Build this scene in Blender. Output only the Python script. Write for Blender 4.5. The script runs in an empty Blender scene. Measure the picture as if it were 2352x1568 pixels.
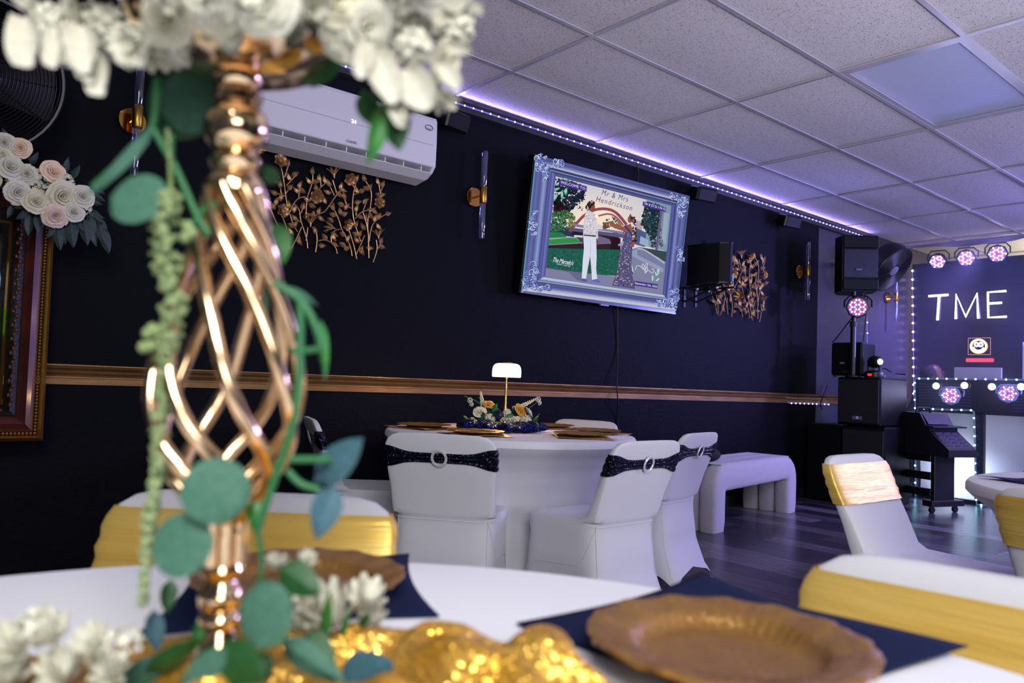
import bpy, math, random
from mathutils import Vector, Matrix, Euler
R = math.radians
sc = bpy.context.scene
COL = sc.collection
random.seed(7)
# ------------------------------------------------------------------ camera (room axes: x along the long wall, y towards it, z up)
CAMH = 0.95
FPX = 1771.3
YAW, PIT, ROL = 0.7024, 0.0532, 0.0401
FW = Vector((math.sin(YAW)*math.cos(PIT), math.cos(YAW)*math.cos(PIT), math.sin(PIT)))
_r = Vector((math.cos(YAW), -math.sin(YAW), 0)); _u = _r.cross(FW)
RT = _r*math.cos(ROL) + _u*math.sin(ROL)
UP = -_r*math.sin(ROL) + _u*math.cos(ROL)
CAM = Vector((0, 0, CAMH))
cd = bpy.data.cameras.new('camera'); cam = bpy.data.objects.new('camera', cd); COL.objects.link(cam)
m = Matrix((RT, UP, -FW)).transposed().to_4x4(); m.translation = CAM
cam.matrix_world = m
cd.sensor_width = 36; cd.lens = FPX/2352*36; cd.clip_start = 0.02; cd.clip_end = 60
cd.dof.use_dof = True; cd.dof.focus_distance = 4.3; cd.dof.aperture_fstop = 3.9
sc.camera = cam
sc.view_settings.view_transform = 'Standard'; sc.view_settings.look = 'None'
sc.view_settings.exposure = 0.0; sc.view_settings.gamma = 1.0; sc.view_settings.use_curve_mapping = False
sc.cycles.use_denoising = True
sc.cycles.max_bounces = 6; sc.cycles.diffuse_bounces = 3; sc.cycles.glossy_bounces = 3
sc.cycles.transmission_bounces = 4; sc.cycles.transparent_max_bounces = 6; sc.cycles.volume_bounces = 0
sc.cycles.sample_clamp_indirect = 6; sc.cycles.caustics_reflective = False; sc.cycles.caustics_refractive = False
wd = bpy.data.worlds.new('world'); sc.world = wd; wd.use_nodes = True
wd.node_tree.nodes['Background'].inputs[0].default_value = (0.02, 0.02, 0.03, 1)
wd.node_tree.nodes['Background'].inputs[1].default_value = 0.3
WY = 3.72; CEIL = CAMH + 1.687
def ray(u, v): return FW*FPX + RT*(u-1176) - UP*(v-784)
def Yp(u, v, y=WY): r = ray(u, v); return CAM + r*(y/r.y)
def Xp(u, v, x): r = ray(u, v); return CAM + r*(x/r.x)
def Zp(u, v, z): r = ray(u, v); return CAM + r*((z-CAMH)/r.z)
def Dp(u, v, d): r = ray(u, v); return CAM + r*(d/FPX)
def Pp(u, v, P0, n): r = ray(u, v); return CAM + r*((P0-CAM).dot(n)/r.dot(n))
def proj(P):
    d = P-CAM; f = d.dot(FW); return 1176+FPX*d.dot(RT)/f, 784-FPX*d.dot(UP)/f
def zat(B, v, lo=-1.0, hi=3.0):
    for _ in range(50):
        mid = (lo+hi)/2
        if proj(Vector((B.x, B.y, mid)))[1] > v: lo = mid
        else: hi = mid
    return lo
# ------------------------------------------------------------------ large lights
def area(name, loc, target, sx, sy, power, col=(1, 1, 1), spread=180):
    l = bpy.data.lights.new(name, 'AREA'); l.shape = 'RECTANGLE'; l.size = sx; l.size_y = sy
    l.energy = power; l.color = col; l.spread = R(spread)
    o = bpy.data.objects.new(name, l); COL.objects.link(o); o.location = loc
    o.rotation_euler = (Vector(target)-Vector(loc)).to_track_quat('-Z', 'Y').to_euler()
    return o
def point(name, loc, power, col=(1, 1, 1), r=0.03):
    l = bpy.data.lights.new(name, 'POINT'); l.energy = power; l.color = col; l.shadow_soft_size = r
    o = bpy.data.objects.new(name, l); COL.objects.link(o); o.location = loc; return o
def spot(name, loc, target, power, col=(1, 1, 1), ang=60, blend=0.5, r=0.03):
    l = bpy.data.lights.new(name, 'SPOT'); l.energy = power; l.color = col; l.shadow_soft_size = r
    l.spot_size = R(ang); l.spot_blend = blend
    o = bpy.data.objects.new(name, l); COL.objects.link(o); o.location = loc
    o.rotation_euler = (Vector(target)-Vector(loc)).to_track_quat('-Z', 'Y').to_euler()
    return o
area('camera_side_fill', (-0.5, -1.0, 2.5), (0.35, 0.45, 0.7), 1.2, 1.0, 45, (1.0, 0.99, 0.97), 120)  # added soft fill behind the camera, standing in for bounced flash
area('camera_side_fill', (-0.9, -2.6, 1.75), (0.5, 1.2, 0.9), 1.4, 1.0, 48, (1.0, 0.98, 0.96))  # added frontal fill for the bouquet, standing in for camera flash
area('camera_side_fill', (2.0, -2.4, 2.5), (2.6, 1.2, 0.3), 1.6, 0.8, 6, (0.92, 0.94, 1.0))  # added weak fill with no fixture
area('ceiling_fill', (1.6, -1.6, 0.8), (3.4, 0.9, CEIL), 1.6, 1.0, 48, (0.93, 0.90, 1.0), 110)  # added upward fill that brightens the ceiling as bounced flash would
# ------------------------------------------------------------------ materials
def S(c):
    return tuple(((x/255)/12.92 if x/255 <= 0.04045 else ((x/255+0.055)/1.055)**2.4) for x in c)
MATS = {}
def mat(name, col=(200, 200, 200), rough=0.6, metal=0.0, bump=0, bscale=50, noise=0, nscale=8, emit=None, es=1.0,
        col2=None, sheen=0, coat=0, spec=0.5, trans=0, alpha=1, sub=0, stretch=None, bkind='noise'):
    if name in MATS: return MATS[name]
    mt = bpy.data.materials.new(name); mt.use_nodes = True; nt = mt.node_tree; b = nt.nodes['Principled BSDF']
    c = S(col)
    b.inputs['Base Color'].default_value = (*c, 1); b.inputs['Roughness'].default_value = rough
    b.inputs['Metallic'].default_value = metal; b.inputs['Specular IOR Level'].default_value = spec
    if sheen: b.inputs['Sheen Weight'].default_value = sheen
    if coat: b.inputs['Coat Weight'].default_value = coat; b.inputs['Coat Roughness'].default_value = 0.1
    if trans: b.inputs['Transmission Weight'].default_value = trans
    if sub: b.inputs['Subsurface Weight'].default_value = sub; b.inputs['Subsurface Radius'].default_value = (0.02, 0.02, 0.02)
    if emit is not None:
        b.inputs['Emission Color'].default_value = (*S(emit), 1); b.inputs['Emission Strength'].default_value = es
    tc = nt.nodes.new('ShaderNodeTexCoord'); mp = nt.nodes.new('ShaderNodeMapping')
    nt.links.new(tc.outputs['Object'], mp.inputs[0])
    if stretch: mp.inputs['Scale'].default_value = stretch
    if col2 is not None:
        n = nt.nodes.new('ShaderNodeTexNoise'); n.inputs['Scale'].default_value = nscale; n.inputs['Detail'].default_value = 4
        nt.links.new(mp.outputs[0], n.inputs['Vector'])
        rp = nt.nodes.new('ShaderNodeValToRGB'); rp.color_ramp.elements[0].color = (*c, 1); rp.color_ramp.elements[1].color = (*S(col2), 1)
        rp.color_ramp.elements[0].position = 0.35; rp.color_ramp.elements[1].position = 0.65
        nt.links.new(n.outputs['Fac'], rp.inputs[0]); nt.links.new(rp.outputs[0], b.inputs['Base Color'])
    if bump:
        if bkind == 'voronoi':
            n = nt.nodes.new('ShaderNodeTexVoronoi'); n.inputs['Scale'].default_value = bscale
            nt.links.new(mp.outputs[0], n.inputs['Vector'])
            # every sequin gets its own tilt
            sub_ = nt.nodes.new('ShaderNodeVectorMath'); sub_.operation = 'SUBTRACT'; sub_.inputs[1].default_value = (0.5, 0.5, 0.5)
            nt.links.new(n.outputs['Color'], sub_.inputs[0])
            sca = nt.nodes.new('ShaderNodeVectorMath'); sca.operation = 'SCALE'; sca.inputs['Scale'].default_value = bump
            nt.links.new(sub_.outputs[0], sca.inputs[0])
            ge = nt.nodes.new('ShaderNodeNewGeometry'); ad = nt.nodes.new('ShaderNodeVectorMath'); ad.operation = 'ADD'
            nt.links.new(ge.outputs['Normal'], ad.inputs[0]); nt.links.new(sca.outputs[0], ad.inputs[1])
            no = nt.nodes.new('ShaderNodeVectorMath'); no.operation = 'NORMALIZE'
            nt.links.new(ad.outputs[0], no.inputs[0]); nt.links.new(no.outputs[0], b.inputs['Normal'])
        else:
            n = nt.nodes.new('ShaderNodeTexNoise'); n.inputs['Scale'].default_value = bscale; n.inputs['Detail'].default_value = 3
            nt.links.new(mp.outputs[0], n.inputs['Vector'])
            bp = nt.nodes.new('ShaderNodeBump'); bp.inputs['Strength'].default_value = bump; bp.inputs['Distance'].default_value = 0.01
            nt.links.new(n.outputs['Fac'], bp.inputs['Height']); nt.links.new(bp.outputs[0], b.inputs['Normal'])
    MATS[name] = mt; return mt
def glow(name, col, es):
    if name in MATS: return MATS[name]
    mt = bpy.data.materials.new(name); mt.use_nodes = True; nt = mt.node_tree; nt.nodes.clear()
    e = nt.nodes.new('ShaderNodeEmission'); e.inputs[0].default_value = (*S(col), 1); e.inputs[1].default_value = es
    o = nt.nodes.new('ShaderNodeOutputMaterial'); nt.links.new(e.outputs[0], o.inputs[0]); MATS[name] = mt; return mt
def glass(name, tint=(230, 235, 255), refl=0.25, rough=0.05):
    if name in MATS: return MATS[name]
    mt = bpy.data.materials.new(name); mt.use_nodes = True; nt = mt.node_tree; nt.nodes.clear()
    t = nt.nodes.new('ShaderNodeBsdfTransparent'); t.inputs[0].default_value = (*S(tint), 1)
    g = nt.nodes.new('ShaderNodeBsdfGlossy'); g.inputs['Roughness'].default_value = rough
    lw = nt.nodes.new('ShaderNodeLayerWeight'); lw.inputs[0].default_value = 0.35
    mr = nt.nodes.new('ShaderNodeMath'); mr.operation = 'MULTIPLY_ADD'; mr.inputs[1].default_value = 0.7; mr.inputs[2].default_value = refl*0.3
    mx = nt.nodes.new('ShaderNodeMixShader'); o = nt.nodes.new('ShaderNodeOutputMaterial')
    nt.links.new(lw.outputs['Facing'], mr.inputs[0]); nt.links.new(mr.outputs[0], mx.inputs[0])
    nt.links.new(t.outputs[0], mx.inputs[1]); nt.links.new(g.outputs[0], mx.inputs[2]); nt.links.new(mx.outputs[0], o.inputs[0])
    MATS[name] = mt; return mt
def cloth(name, col, trans=0.25, bump=0.15, bscale=400, rough=0.9, col2=None):
    return mat(name, col, rough, bump=bump, bscale=bscale, sheen=0.15, spec=0.2, col2=col2)
# ------------------------------------------------------------------ objects
def tag(o, label=None, cat=None, group=None, kind=None):
    if label: o['label'] = label
    if cat: o['category'] = cat
    if group: o['group'] = group
    if kind: o['kind'] = kind
    return o
ROOTM = {}
def thing(name, label, cat, loc=(0, 0, 0), rot=None, group=None):
    o = bpy.data.objects.new(name, None); COL.objects.link(o); o.empty_display_size = 0.05
    M = (rot.to_4x4() if rot is not None else Matrix.Identity(4)).copy(); M.translation = Vector(loc)
    o.matrix_world = M; ROOTM[o.name] = M.inverted()
    return tag(o, label, cat, group)
def rootinv(p):
    while p.parent: p = p.parent
    return ROOTM.get(p.name, Matrix.Identity(4))
class MB:
    def __init__(s): s.v = []; s.f = []; s.c = []
    def add(s, vs, fs, col=None):
        n = len(s.v); s.v += [Vector(p) for p in vs]; s.f += [tuple(i+n for i in f) for f in fs]
        s.c += [col]*len(fs); return s
    def box(s, lo, hi, M=None, bev=0):
        x0, y0, z0 = lo; x1, y1, z1 = hi
        if bev:
            b = bev; vs = []; 
            for z, i in ((z0, b), (z0+b, 0), (z1-b, 0), (z1, b)):
                a = i
                vs += [(x0+b, y0+a, z), (x1-b, y0+a, z), (x1-a, y0+b, z), (x1-a, y1-b, z), (x1-b, y1-a, z), (x0+b, y1-a, z), (x0+a, y1-b, z), (x0+a, y0+b, z)]
            fs = [tuple(range(7, -1, -1)), tuple(range(24, 32))]
            for k in range(3):
                for i in range(8): j = (i+1) % 8; fs.append((k*8+i, k*8+j, k*8+8+j, k*8+8+i))
        else:
            vs = [(x0, y0, z0), (x1, y0, z0), (x1, y1, z0), (x0, y1, z0), (x0, y0, z1), (x1, y0, z1), (x1, y1, z1), (x0, y1, z1)]
            fs = [(3, 2, 1, 0), (4, 5, 6, 7), (0, 1, 5, 4), (1, 2, 6, 5), (2, 3, 7, 6), (3, 0, 4, 7)]
        if M is not None: vs = [M @ Vector(p) for p in vs]
        return s.add(vs, fs)
    def tube(s, pts, r, n=8, cap=True, closed=False, flat=1.0):
        pts = [Vector(p) for p in pts]; rs = r if isinstance(r, (list, tuple)) else [r]*len(pts)
        vs = []; prev = None; N = len(pts)
        for i, p in enumerate(pts):
            if closed: t = pts[(i+1) % N]-pts[i-1]
            else: t = pts[min(i+1, N-1)]-pts[max(i-1, 0)]
            t.normalize()
            if prev is None:
                a = Vector((0, 0, 1)) if abs(t.z) < 0.9 else Vector((1, 0, 0)); x = t.cross(a).normalized()
            else: x = (prev - t*prev.dot(t)).normalized()
            prev = x; y = t.cross(x)
            for k in range(n):
                an = 2*math.pi*k/n; vs.append(p + x*math.cos(an)*rs[i] + y*math.sin(an)*rs[i]*flat)
        fs = []
        for i in range(N if closed else N-1):
            j = (i+1) % N
            for k in range(n): l = (k+1) % n; fs.append((i*n+k, i*n+l, j*n+l, j*n+k))
        if cap and not closed: fs += [tuple(range(n-1, -1, -1)), tuple((N-1)*n+k for k in range(n))]
        return s.add(vs, fs)
    def lathe(s, prof, n=24, M=None, cap=True, wob=None):
        vs = []
        for (r_, z) in prof:
            for k in range(n):
                an = 2*math.pi*k/n; rr = r_*(wob(an, r_, z) if wob else 1); vs.append((rr*math.cos(an), rr*math.sin(an), z))
        fs = []
        for i in range(len(prof)-1):
            for k in range(n): l = (k+1) % n; fs.append((i*n+k, i*n+l, (i+1)*n+l, (i+1)*n+k))
        if cap:
            if prof[0][0] > 1e-5: fs.append(tuple(range(n-1, -1, -1)))
            if prof[-1][0] > 1e-5: fs.append(tuple((len(prof)-1)*n+k for k in range(n)))
        if M is not None: vs = [M @ Vector(p) for p in vs]
        return s.add(vs, fs)
    def ball(s, c, r, n=8, m=5, sq=(1, 1, 1)):
        prof = [(max(1e-6, math.sin(math.pi*i/m)), -math.cos(math.pi*i/m)) for i in range(m+1)]
        M = Matrix.Translation(Vector(c)) @ Matrix.Diagonal((r*sq[0], r*sq[1], r*sq[2], 1))
        return s.lathe(prof, n, M, cap=False)
    def grid(s, P, nu, nv):
        vs = [P(i/nu, j/nv) for j in range(nv+1) for i in range(nu+1)]
        fs = [(j*(nu+1)+i, j*(nu+1)+i+1, (j+1)*(nu+1)+i+1, (j+1)*(nu+1)+i) for j in range(nv) for i in range(nu)]
        return s.add(vs, fs)
    def prism(s, poly, a, b, axis='x'):
        n = len(poly)
        def pt(p, t): return {'x': (t, p[0], p[1]), 'y': (p[0], t, p[1]), 'z': (p[0], p[1], t)}[axis]
        vs = [pt(p, a) for p in poly]+[pt(p, b) for p in poly]
        fs = [tuple(range(n-1, -1, -1)), tuple(range(n, 2*n))]+[(i, (i+1) % n, n+(i+1) % n, n+i) for i in range(n)]
        return s.add(vs, fs)
    def mesh(s, name, mt, smooth=True, inv=None):
        me = bpy.data.meshes.new(name)
        vs = s.v if inv is None else [inv @ p for p in s.v]
        me.from_pydata([tuple(p) for p in vs], [], s.f); me.materials.append(mt)
        if smooth:
            me.polygons.foreach_set('use_smooth', [True]*len(me.polygons))
            me.set_sharp_from_angle(angle=R(38))
        if any(c is not None for c in s.c):
            ca = me.color_attributes.new('Col', 'FLOAT_COLOR', 'CORNER'); i = 0
            for p, c in zip(me.polygons, s.c):
                for q in range(len(p.vertices)):
                    cc = c[q] if isinstance(c, list) else c
                    ca.data[p.loop_indices[q]].color = (*cc, 1)
        me.update(); return me
    def build(s, name, mt, parent=None, smooth=True, world=False, solid=0, sub=0, kind=None, label=None):
        inv = rootinv(parent) if (world and parent) else None
        me = s.mesh(name, mt, smooth, inv); o = bpy.data.objects.new(name, me); COL.objects.link(o)
        if parent: o.parent = parent
        if solid: md = o.modifiers.new('solid', 'SOLIDIFY'); md.thickness = solid; md.offset = 0
        if sub: md = o.modifiers.new('sub', 'SUBSURF'); md.levels = sub; md.render_levels = sub
        if kind: o['kind'] = kind
        if label: o['label'] = label
        return o
def link(me, name, parent=None, loc=None, rot=None, scale=None):
    o = bpy.data.objects.new(name, me); COL.objects.link(o)
    if parent: o.parent = parent
    if loc is not None: o.location = loc
    if rot is not None: o.rotation_euler = rot.to_euler() if hasattr(rot, 'to_euler') else rot
    if scale is not None: o.scale = scale if hasattr(scale, '__len__') else (scale,)*3
    return o
def copy_tree(o, parent=None, top=True):
    c = o.copy(); COL.objects.link(c)
    if parent: c.parent = parent
    for ch in list(o.children): copy_tree(ch, c, False)
    return c
def text(txt, P, xdir, nrm, width, mt, parent, shear=0, name='lettering', thick=0.0, spacing=1.0, height=None):
    cu = bpy.data.curves.new(name, 'FONT'); cu.body = txt; cu.shear = shear; cu.space_character = spacing; cu.extrude = thick
    cu.resolution_u = 3
    to = bpy.data.objects.new('tmp', cu); COL.objects.link(to); bpy.context.view_layer.update()
    me = bpy.data.meshes.new_from_object(to.evaluated_get(bpy.context.evaluated_depsgraph_get()))
    bpy.data.objects.remove(to); bpy.data.curves.remove(cu)
    xs = [v.co.x for v in me.vertices]; ys = [v.co.y for v in me.vertices]
    k = width/(max(xs)-min(xs)); ky = k if height is None else height/(max(ys)-min(ys))
    x = Vector(xdir).normalized(); n = Vector(nrm).normalized(); y = n.cross(x)
    inv = rootinv(parent) if parent else Matrix.Identity(4)
    for v in me.vertices:
        v.co = inv @ (Vector(P) + x*(v.co.x-min(xs))*k + y*(v.co.y-min(ys))*ky + n*v.co.z)
    me.materials.clear(); me.materials.append(mt); me.update()
    o = bpy.data.objects.new(name, me); COL.objects.link(o); o.parent = parent; return o
def bez(pts, n=8):
    P = [Vector(p) for p in pts]; out = []
    for i in range(len(P)-1):
        a = P[max(i-1, 0)]; b = P[i]; c = P[i+1]; d = P[min(i+2, len(P)-1)]
        for k in range(n):
            t = k/n; out.append(0.5*((2*b)+(c-a)*t+(2*a-5*b+4*c-d)*t*t+(3*b-a-3*c+d)*t**3))
    out.append(P[-1]); return out
def axes(x, y, z): return Matrix((x, y, z)).transposed()
Zax = Vector((0, 0, 1))
def rotz(a): return Matrix.Rotation(a, 3, 'Z')
# ------------------------------------------------------------------ the room
M_wall = mat('black_wall_paint', (14, 15, 22), 0.65, bump=0.4, bscale=55, spec=0.06)
M_dark = mat('far_wall_paint', (70, 68, 72), 0.7, bump=0.2, bscale=60)
M_beige = mat('beige_wall_paint', (190, 180, 150), 0.8)
X0, X1, Y0 = -1.6, 11.2, -4.2
def struct(name, mb, mt, parent=None, **k):
    o = mb.build(name, mt, parent, smooth=k.get('smooth', False))
    if parent is None: o['kind'] = 'structure'
    return o
wall_left = struct('wall_left', MB().box((X0, WY, 0), (6.95, WY+0.12, CEIL+0.15)), M_wall)
struct('wall_left', MB().box((6.95, WY+.004, 0), (X1, WY+0.12, CEIL+0.15)), mat('grey_wall_paint', (62, 60, 76), .42, bump=.25, bscale=50, spec=.4))
struct('wall_back', MB().box((X1, Y0, 0), (X1+0.12, WY+0.12, CEIL+0.15)), M_beige)
struct('wall_right', MB().box((X0, Y0-0.12, 0), (X1, Y0, CEIL+0.15)), M_dark)
struct('wall_near', MB().box((X0-0.12, Y0-0.12, 0), (X0, WY+0.12, CEIL+0.15)), M_dark)
# floor: planks run towards the long wall
def plank_mat(i):
    base = [(98, 92, 100), (76, 71, 82), (134, 126, 132), (58, 54, 64), (112, 104, 112)][i]
    b2 = tuple(int(c*0.72) for c in base)
    return mat('floor_plank_%d' % i, base, 0.27, bump=0.04, bscale=30, col2=b2, nscale=5, stretch=(9, 0.8, 1), spec=0.5)
PM = [plank_mat(i) for i in range(5)]
floor = struct('floor', MB().box((X0, Y0, -0.12), (X1, WY, -0.004)), PM[1])
PW, PL = 0.19, 1.22
pmesh = []
for i in range(5):
    pmesh.append(MB().box((0.001, 0.001, -0.004), (PW-0.001, PL-0.001, 0.0)).mesh('plank', PM[i], False))
rnd = random.Random(3)
for ix in range(16, 62):
    x = ix*PW-0.4; off = rnd.random()*PL
    for iy in range(-1, 5):
        y = iy*PL-off
        if y > WY-0.02 or y+PL < 0.0: continue
        if x < 3.4 and y < 0.8: continue
        o = link(pmesh[rnd.choice([0, 0, 1, 1, 2, 3, 4])], 'plank', floor, (x, y, 0))
        if y+PL > WY: o.scale.y = (WY-y)/PL
# ceiling: 2 x 4 foot lay-in tiles in a T-bar grid
def tile_material():
    mt = mat('ceiling_tile', (228, 224, 230), 0.9, spec=0.1)
    nt = mt.node_tree; b = nt.nodes['Principled BSDF']; tc = nt.nodes.new('ShaderNodeTexCoord')
    mp = nt.nodes.new('ShaderNodeMapping'); mp.inputs['Scale'].default_value = (1, 2.6, 1); mp.inputs['Rotation'].default_value = (0, 0, 0.5)
    n = nt.nodes.new('ShaderNodeTexNoise'); n.inputs['Scale'].default_value = 105; n.inputs['Detail'].default_value = 2.5; n.inputs['Distortion'].default_value = 1.1
    rp = nt.nodes.new('ShaderNodeValToRGB'); rp.color_ramp.elements[0].position = 0.335; rp.color_ramp.elements[1].position = 0.40
    rp.color_ramp.elements[0].color = (*S((92, 84, 88)), 1); rp.color_ramp.elements[1].color = (*S((230, 226, 232)), 1)
    nt.links.new(tc.outputs['Object'], mp.inputs[0]); nt.links.new(mp.outputs[0], n.inputs['Vector']); nt.links.new(n.outputs['Fac'], rp.inputs[0])
    nt.links.new(rp.outputs[0], b.inputs['Base Color'])
    bp = nt.nodes.new('ShaderNodeBump'); bp.inputs['Strength'].default_value = 0.5; bp.inputs['Distance'].default_value = 0.004
    nt.links.new(rp.outputs[0], bp.inputs['Height']); nt.links.new(bp.outputs[0], b.inputs['Normal'])
    return mt
M_tile = tile_material()
M_bar = mat('grid_metal', (190, 188, 200), 0.3, spec=0.6, metal=0.2)
ceiling = struct('ceiling', MB().box((X0, Y0, CEIL+0.03), (X1, WY, CEIL+0.15)), M_dark)
TA, TB, GX, GY = 1.206, 0.61, 2.6106, 3.1775
tm = MB().grid(lambda a, b: Vector((0.006+a*(TA-0.012), 0.006+b*(TB-0.012), 0.008-0.006*math.sin(math.pi*a)*math.sin(math.pi*b))), 6, 4)
tm = tm.mesh('tile', M_tile)
for k in tm.polygons: k.flip()
LIGHT_CELL = (1, 3)
gys = [GY+TB*k for k in range(1, -13, -1)]
for i in range(-4, 8):
    for j in range(-1, 12):
        x = GX+TA*i; y = GY-TB*j
        if (i, j) == LIGHT_CELL: continue
        if x > X1-0.05 or y-0 < Y0: continue
        sy = 1.0
        if y+TB > WY: sy = (WY-y)/TB
        if sy < 0.1: continue
        o = link(tm, 'tile', ceiling, (x, y, CEIL)); o.scale.y = sy
        if x < X0: o.location.x = X0; o.scale.x = (x+TA-X0)/TA
bw = 0.012
for j in range(0, 13):
    y = GY-TB*j
    if y < Y0: continue
    MB().box((X0, y-bw, CEIL-0.003), (X1, y+bw, CEIL+0.004)).build('grid_bar', M_bar, ceiling, smooth=False)
for i in range(-3, 8):
    x = GX+TA*i
    if X0 < x < X1: MB().box((x-bw, Y0, CEIL-0.002), (x+bw, WY, CEIL+0.005)).build('grid_bar', M_bar, ceiling, smooth=False)
# recessed lensed light, switched off
lx, ly = GX+TA*1, GY-TB*3
t = thing('ceiling_light', 'unlit recessed rectangular ceiling light with pale ribbed lens', 'ceiling light', (lx, ly, CEIL))
fr = MB()
for (a, b) in (((0.014, 0.014), (TA-0.014, 0.04)), ((0.014, TB-0.04), (TA-0.014, TB-0.014)), ((0.014, 0.04), (0.05, TB-0.04)), ((TA-0.05, 0.04), (TA-0.014, TB-0.04))):
    fr.box((a[0], a[1], 0.0), (b[0], b[1], 0.006))
fr.build('frame', M_bar, t, smooth=False)
MB().box((0.05, 0.04, 0.007), (TA-0.05, TB-0.04, 0.012)).build('lens', mat('light_lens', (205, 215, 240), 0.25, bump=0.6, bscale=300, spec=0.6), t, smooth=False)
MB().lathe([(0.006, -0.002), (0.006, 0.002)], 10, Matrix.Translation((TA-0.03, 0.05, 0))).build('latch', mat('latch_dark', (40, 40, 50), 0.5), t)
# black crown strip and chair rail
M_black = mat('black_trim', (16, 16, 22), 0.6)
struct('trim_1', MB().prism([(WY, CEIL), (WY-0.035, CEIL), (WY-0.035, CEIL-0.012), (WY-0.02, CEIL-0.03), (WY-0.02, CEIL-0.075), (WY, CEIL-0.085)], X0, 8.95), M_black)
ZR0, ZR1 = CAMH-0.083, CAMH+0.003
h = ZR1-ZR0
prof = [(0, 0), (-.012, 0), (-.014, .3), (-.02, .33), (-.02, .38), (-.015, .40), (-.018, .46), (-.028, .52), (-.033, .60), (-.028, .68), (-.018, .72), (-.024, .76), (-.038, .80), (-.042, .86), (-.034, .90), (-.040, .93), (-.040, .98), (-.03, 1.0), (0, 1.0)]
M_rail = mat('bronze_gold_paint', (164, 128, 80), 0.36, metal=0.6, bump=0.06, bscale=60, col2=(142, 106, 70), nscale=6, stretch=(1, 6, 6))
struct('trim_2', MB().prism([(WY+a, ZR0+b*h) for a, b in prof][::-1], X0, 8.9), M_rail, smooth=True)
struct('baseboard_left', MB().box((X0, WY-0.012, 0), (8.9, WY, 0.09)), M_black)
# led tape just under the ceiling
M_led = glow('led_violet', (205, 190, 255), 9)
M_tape = mat('led_tape', (150, 140, 220), 0.5, emit=(120, 100, 230), es=0.35)
def led_line(name, label, pts, step, mled, mtape, r=0.006, tr=0.004, nrm=(0, -1, 0), group=None):
    t = thing(name, label, 'led strip', pts[0], group=group)
    MB().tube(pts, tr, 6).build('tape', mtape, t, world=True)
    mb = MB(); nrm = Vector(nrm)
    L = 0; last = Vector(pts[0]); carry = step*0.5
    for p in pts[1:]:
        p = Vector(p); seg = (p-last).length; d = carry
        while d < seg:
            mb.ball(last+(p-last)*(d/seg)+nrm*tr, r, 6, 4); d += step
        carry = d-seg; last = p
    mb.build('led', mled, t, world=True, kind='stuff'); return t
ZL = CAMH+1.645
led_line('led_strip', 'violet led strip running along the ceiling edge of the black wall', [(0.2, WY-0.03, ZL), (7.95, WY-0.03, ZL)], 0.066, M_led, M_tape, 0.0055)
l = area("ceiling_led_glow", (4.1, WY-0.036, ZL+0.012), (4.1, WY-0.30, ZL+0.012+0.12), 7.6, 0.005, 10, (0.38, 0.30, 1.0))
led_line('led_strip', 'short violet led strip under the chair rail beside the speaker stack', [Yp(1812, 925.5, WY-0.02), Yp(1906, 928.5, WY-0.02)], 0.075, M_led, M_tape, 0.006)
# ------------------------------------------------------------------ wall sconces
M_gold = mat('polished_gold', (212, 150, 72), 0.14, metal=1.0)
M_goldb = mat('brushed_gold', (176, 140, 60), 0.35, metal=1.0)
M_glass = glass('clear_glass')
M_bubble = glass('bubble_glass', (205, 215, 240), 0.6, 0.25)
def sconce(u, v, label, flip=False, gm=None):
    P = Yp(u, v, WY-0.10); x, z = P.x, P.z
    t = thing('wall_sconce', label, 'sconce', (x, WY, z), group='glass tube wall sconces')
    Ry = Matrix.Rotation(R(90), 4, 'X')
    MB().lathe([(0.058, 0.0), (0.06, 0.004), (0.06, 0.018), (0.056, 0.022)], 28, Ry).build('back_plate', M_gold, t)
    MB().tube([(0, -0.02, 0), (0, -0.10, 0)], 0.006).build('arm', M_gold, t)
    T = Matrix.Translation((0, -0.10, 0))
    MB().lathe([(0.021, -0.048), (0.0225, -0.046), (0.0225, 0.046), (0.021, 0.048)], 24, T).build('sleeve', M_goldb if not flip else M_gold, t)
    for a, b in ((0.045, 0.265), (-0.265, -0.045)):
        mb = MB(); mb.lathe([(0.019, a), (0.02, a+0.002), (0.02, b-0.002), (0.019, b)], 20, T); mb.build('glass_tube', gm or M_glass, t)
        MB().lathe([(0.012, a+.003), (0.012, b-.003)], 14, T).build('inner_core', gm or M_glass, t)
    return t
sconce(316, 268, 'gold sconce with clear glass tubes left of the air conditioner', gm=M_glass)
sconce(1110, 448, 'gold sconce with clear glass tubes between air conditioner and television')
sconce(1856, 622, 'gold sconce with glass tubes between the black wall speaker and speaker stack')
sconce(2058, 682, 'gold sconce with bubbled glass tubes, half hidden behind the drum fan', gm=M_bubble)
# ------------------------------------------------------------------ air conditioner
M_ac = mat('white_plastic', (214, 212, 222), 0.45)
M_acd = mat('ac_dark_slot', (30, 32, 38), 0.6)
yf = 3.50
xr = Yp(1003, 330, yf).x; xl = Yp(556, 300, yf).x; zt = Yp(1003, 268, yf).z; zb = Yp(1000, 384, yf).z
t = thing('air_conditioner', 'white split air conditioner on the black wall above gold metal flowers', 'air conditioner', (xl, WY, zb))
L = xr-xl; H = zt-zb
pf = [(0, H*0.98), (-0.16, H), (-0.205, H*0.97), (-0.215, H*0.90), (-0.22, H*0.5), (-0.219, 0.002), (-0.214, -0.003), (-0.14, -0.012), (-0.14, -0.05), (-0.10, -0.058), (0, -0.062)]
b = MB().prism(pf, 0, L)
b.build('body', M_ac, t, smooth=False)
MB().prism([(-0.142, -0.05), (-0.146, -0.05), (-0.146, -0.012), (-0.142, -0.012)], 0.03, L-0.03).build('slot', M_acd, t, smooth=False)
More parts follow.
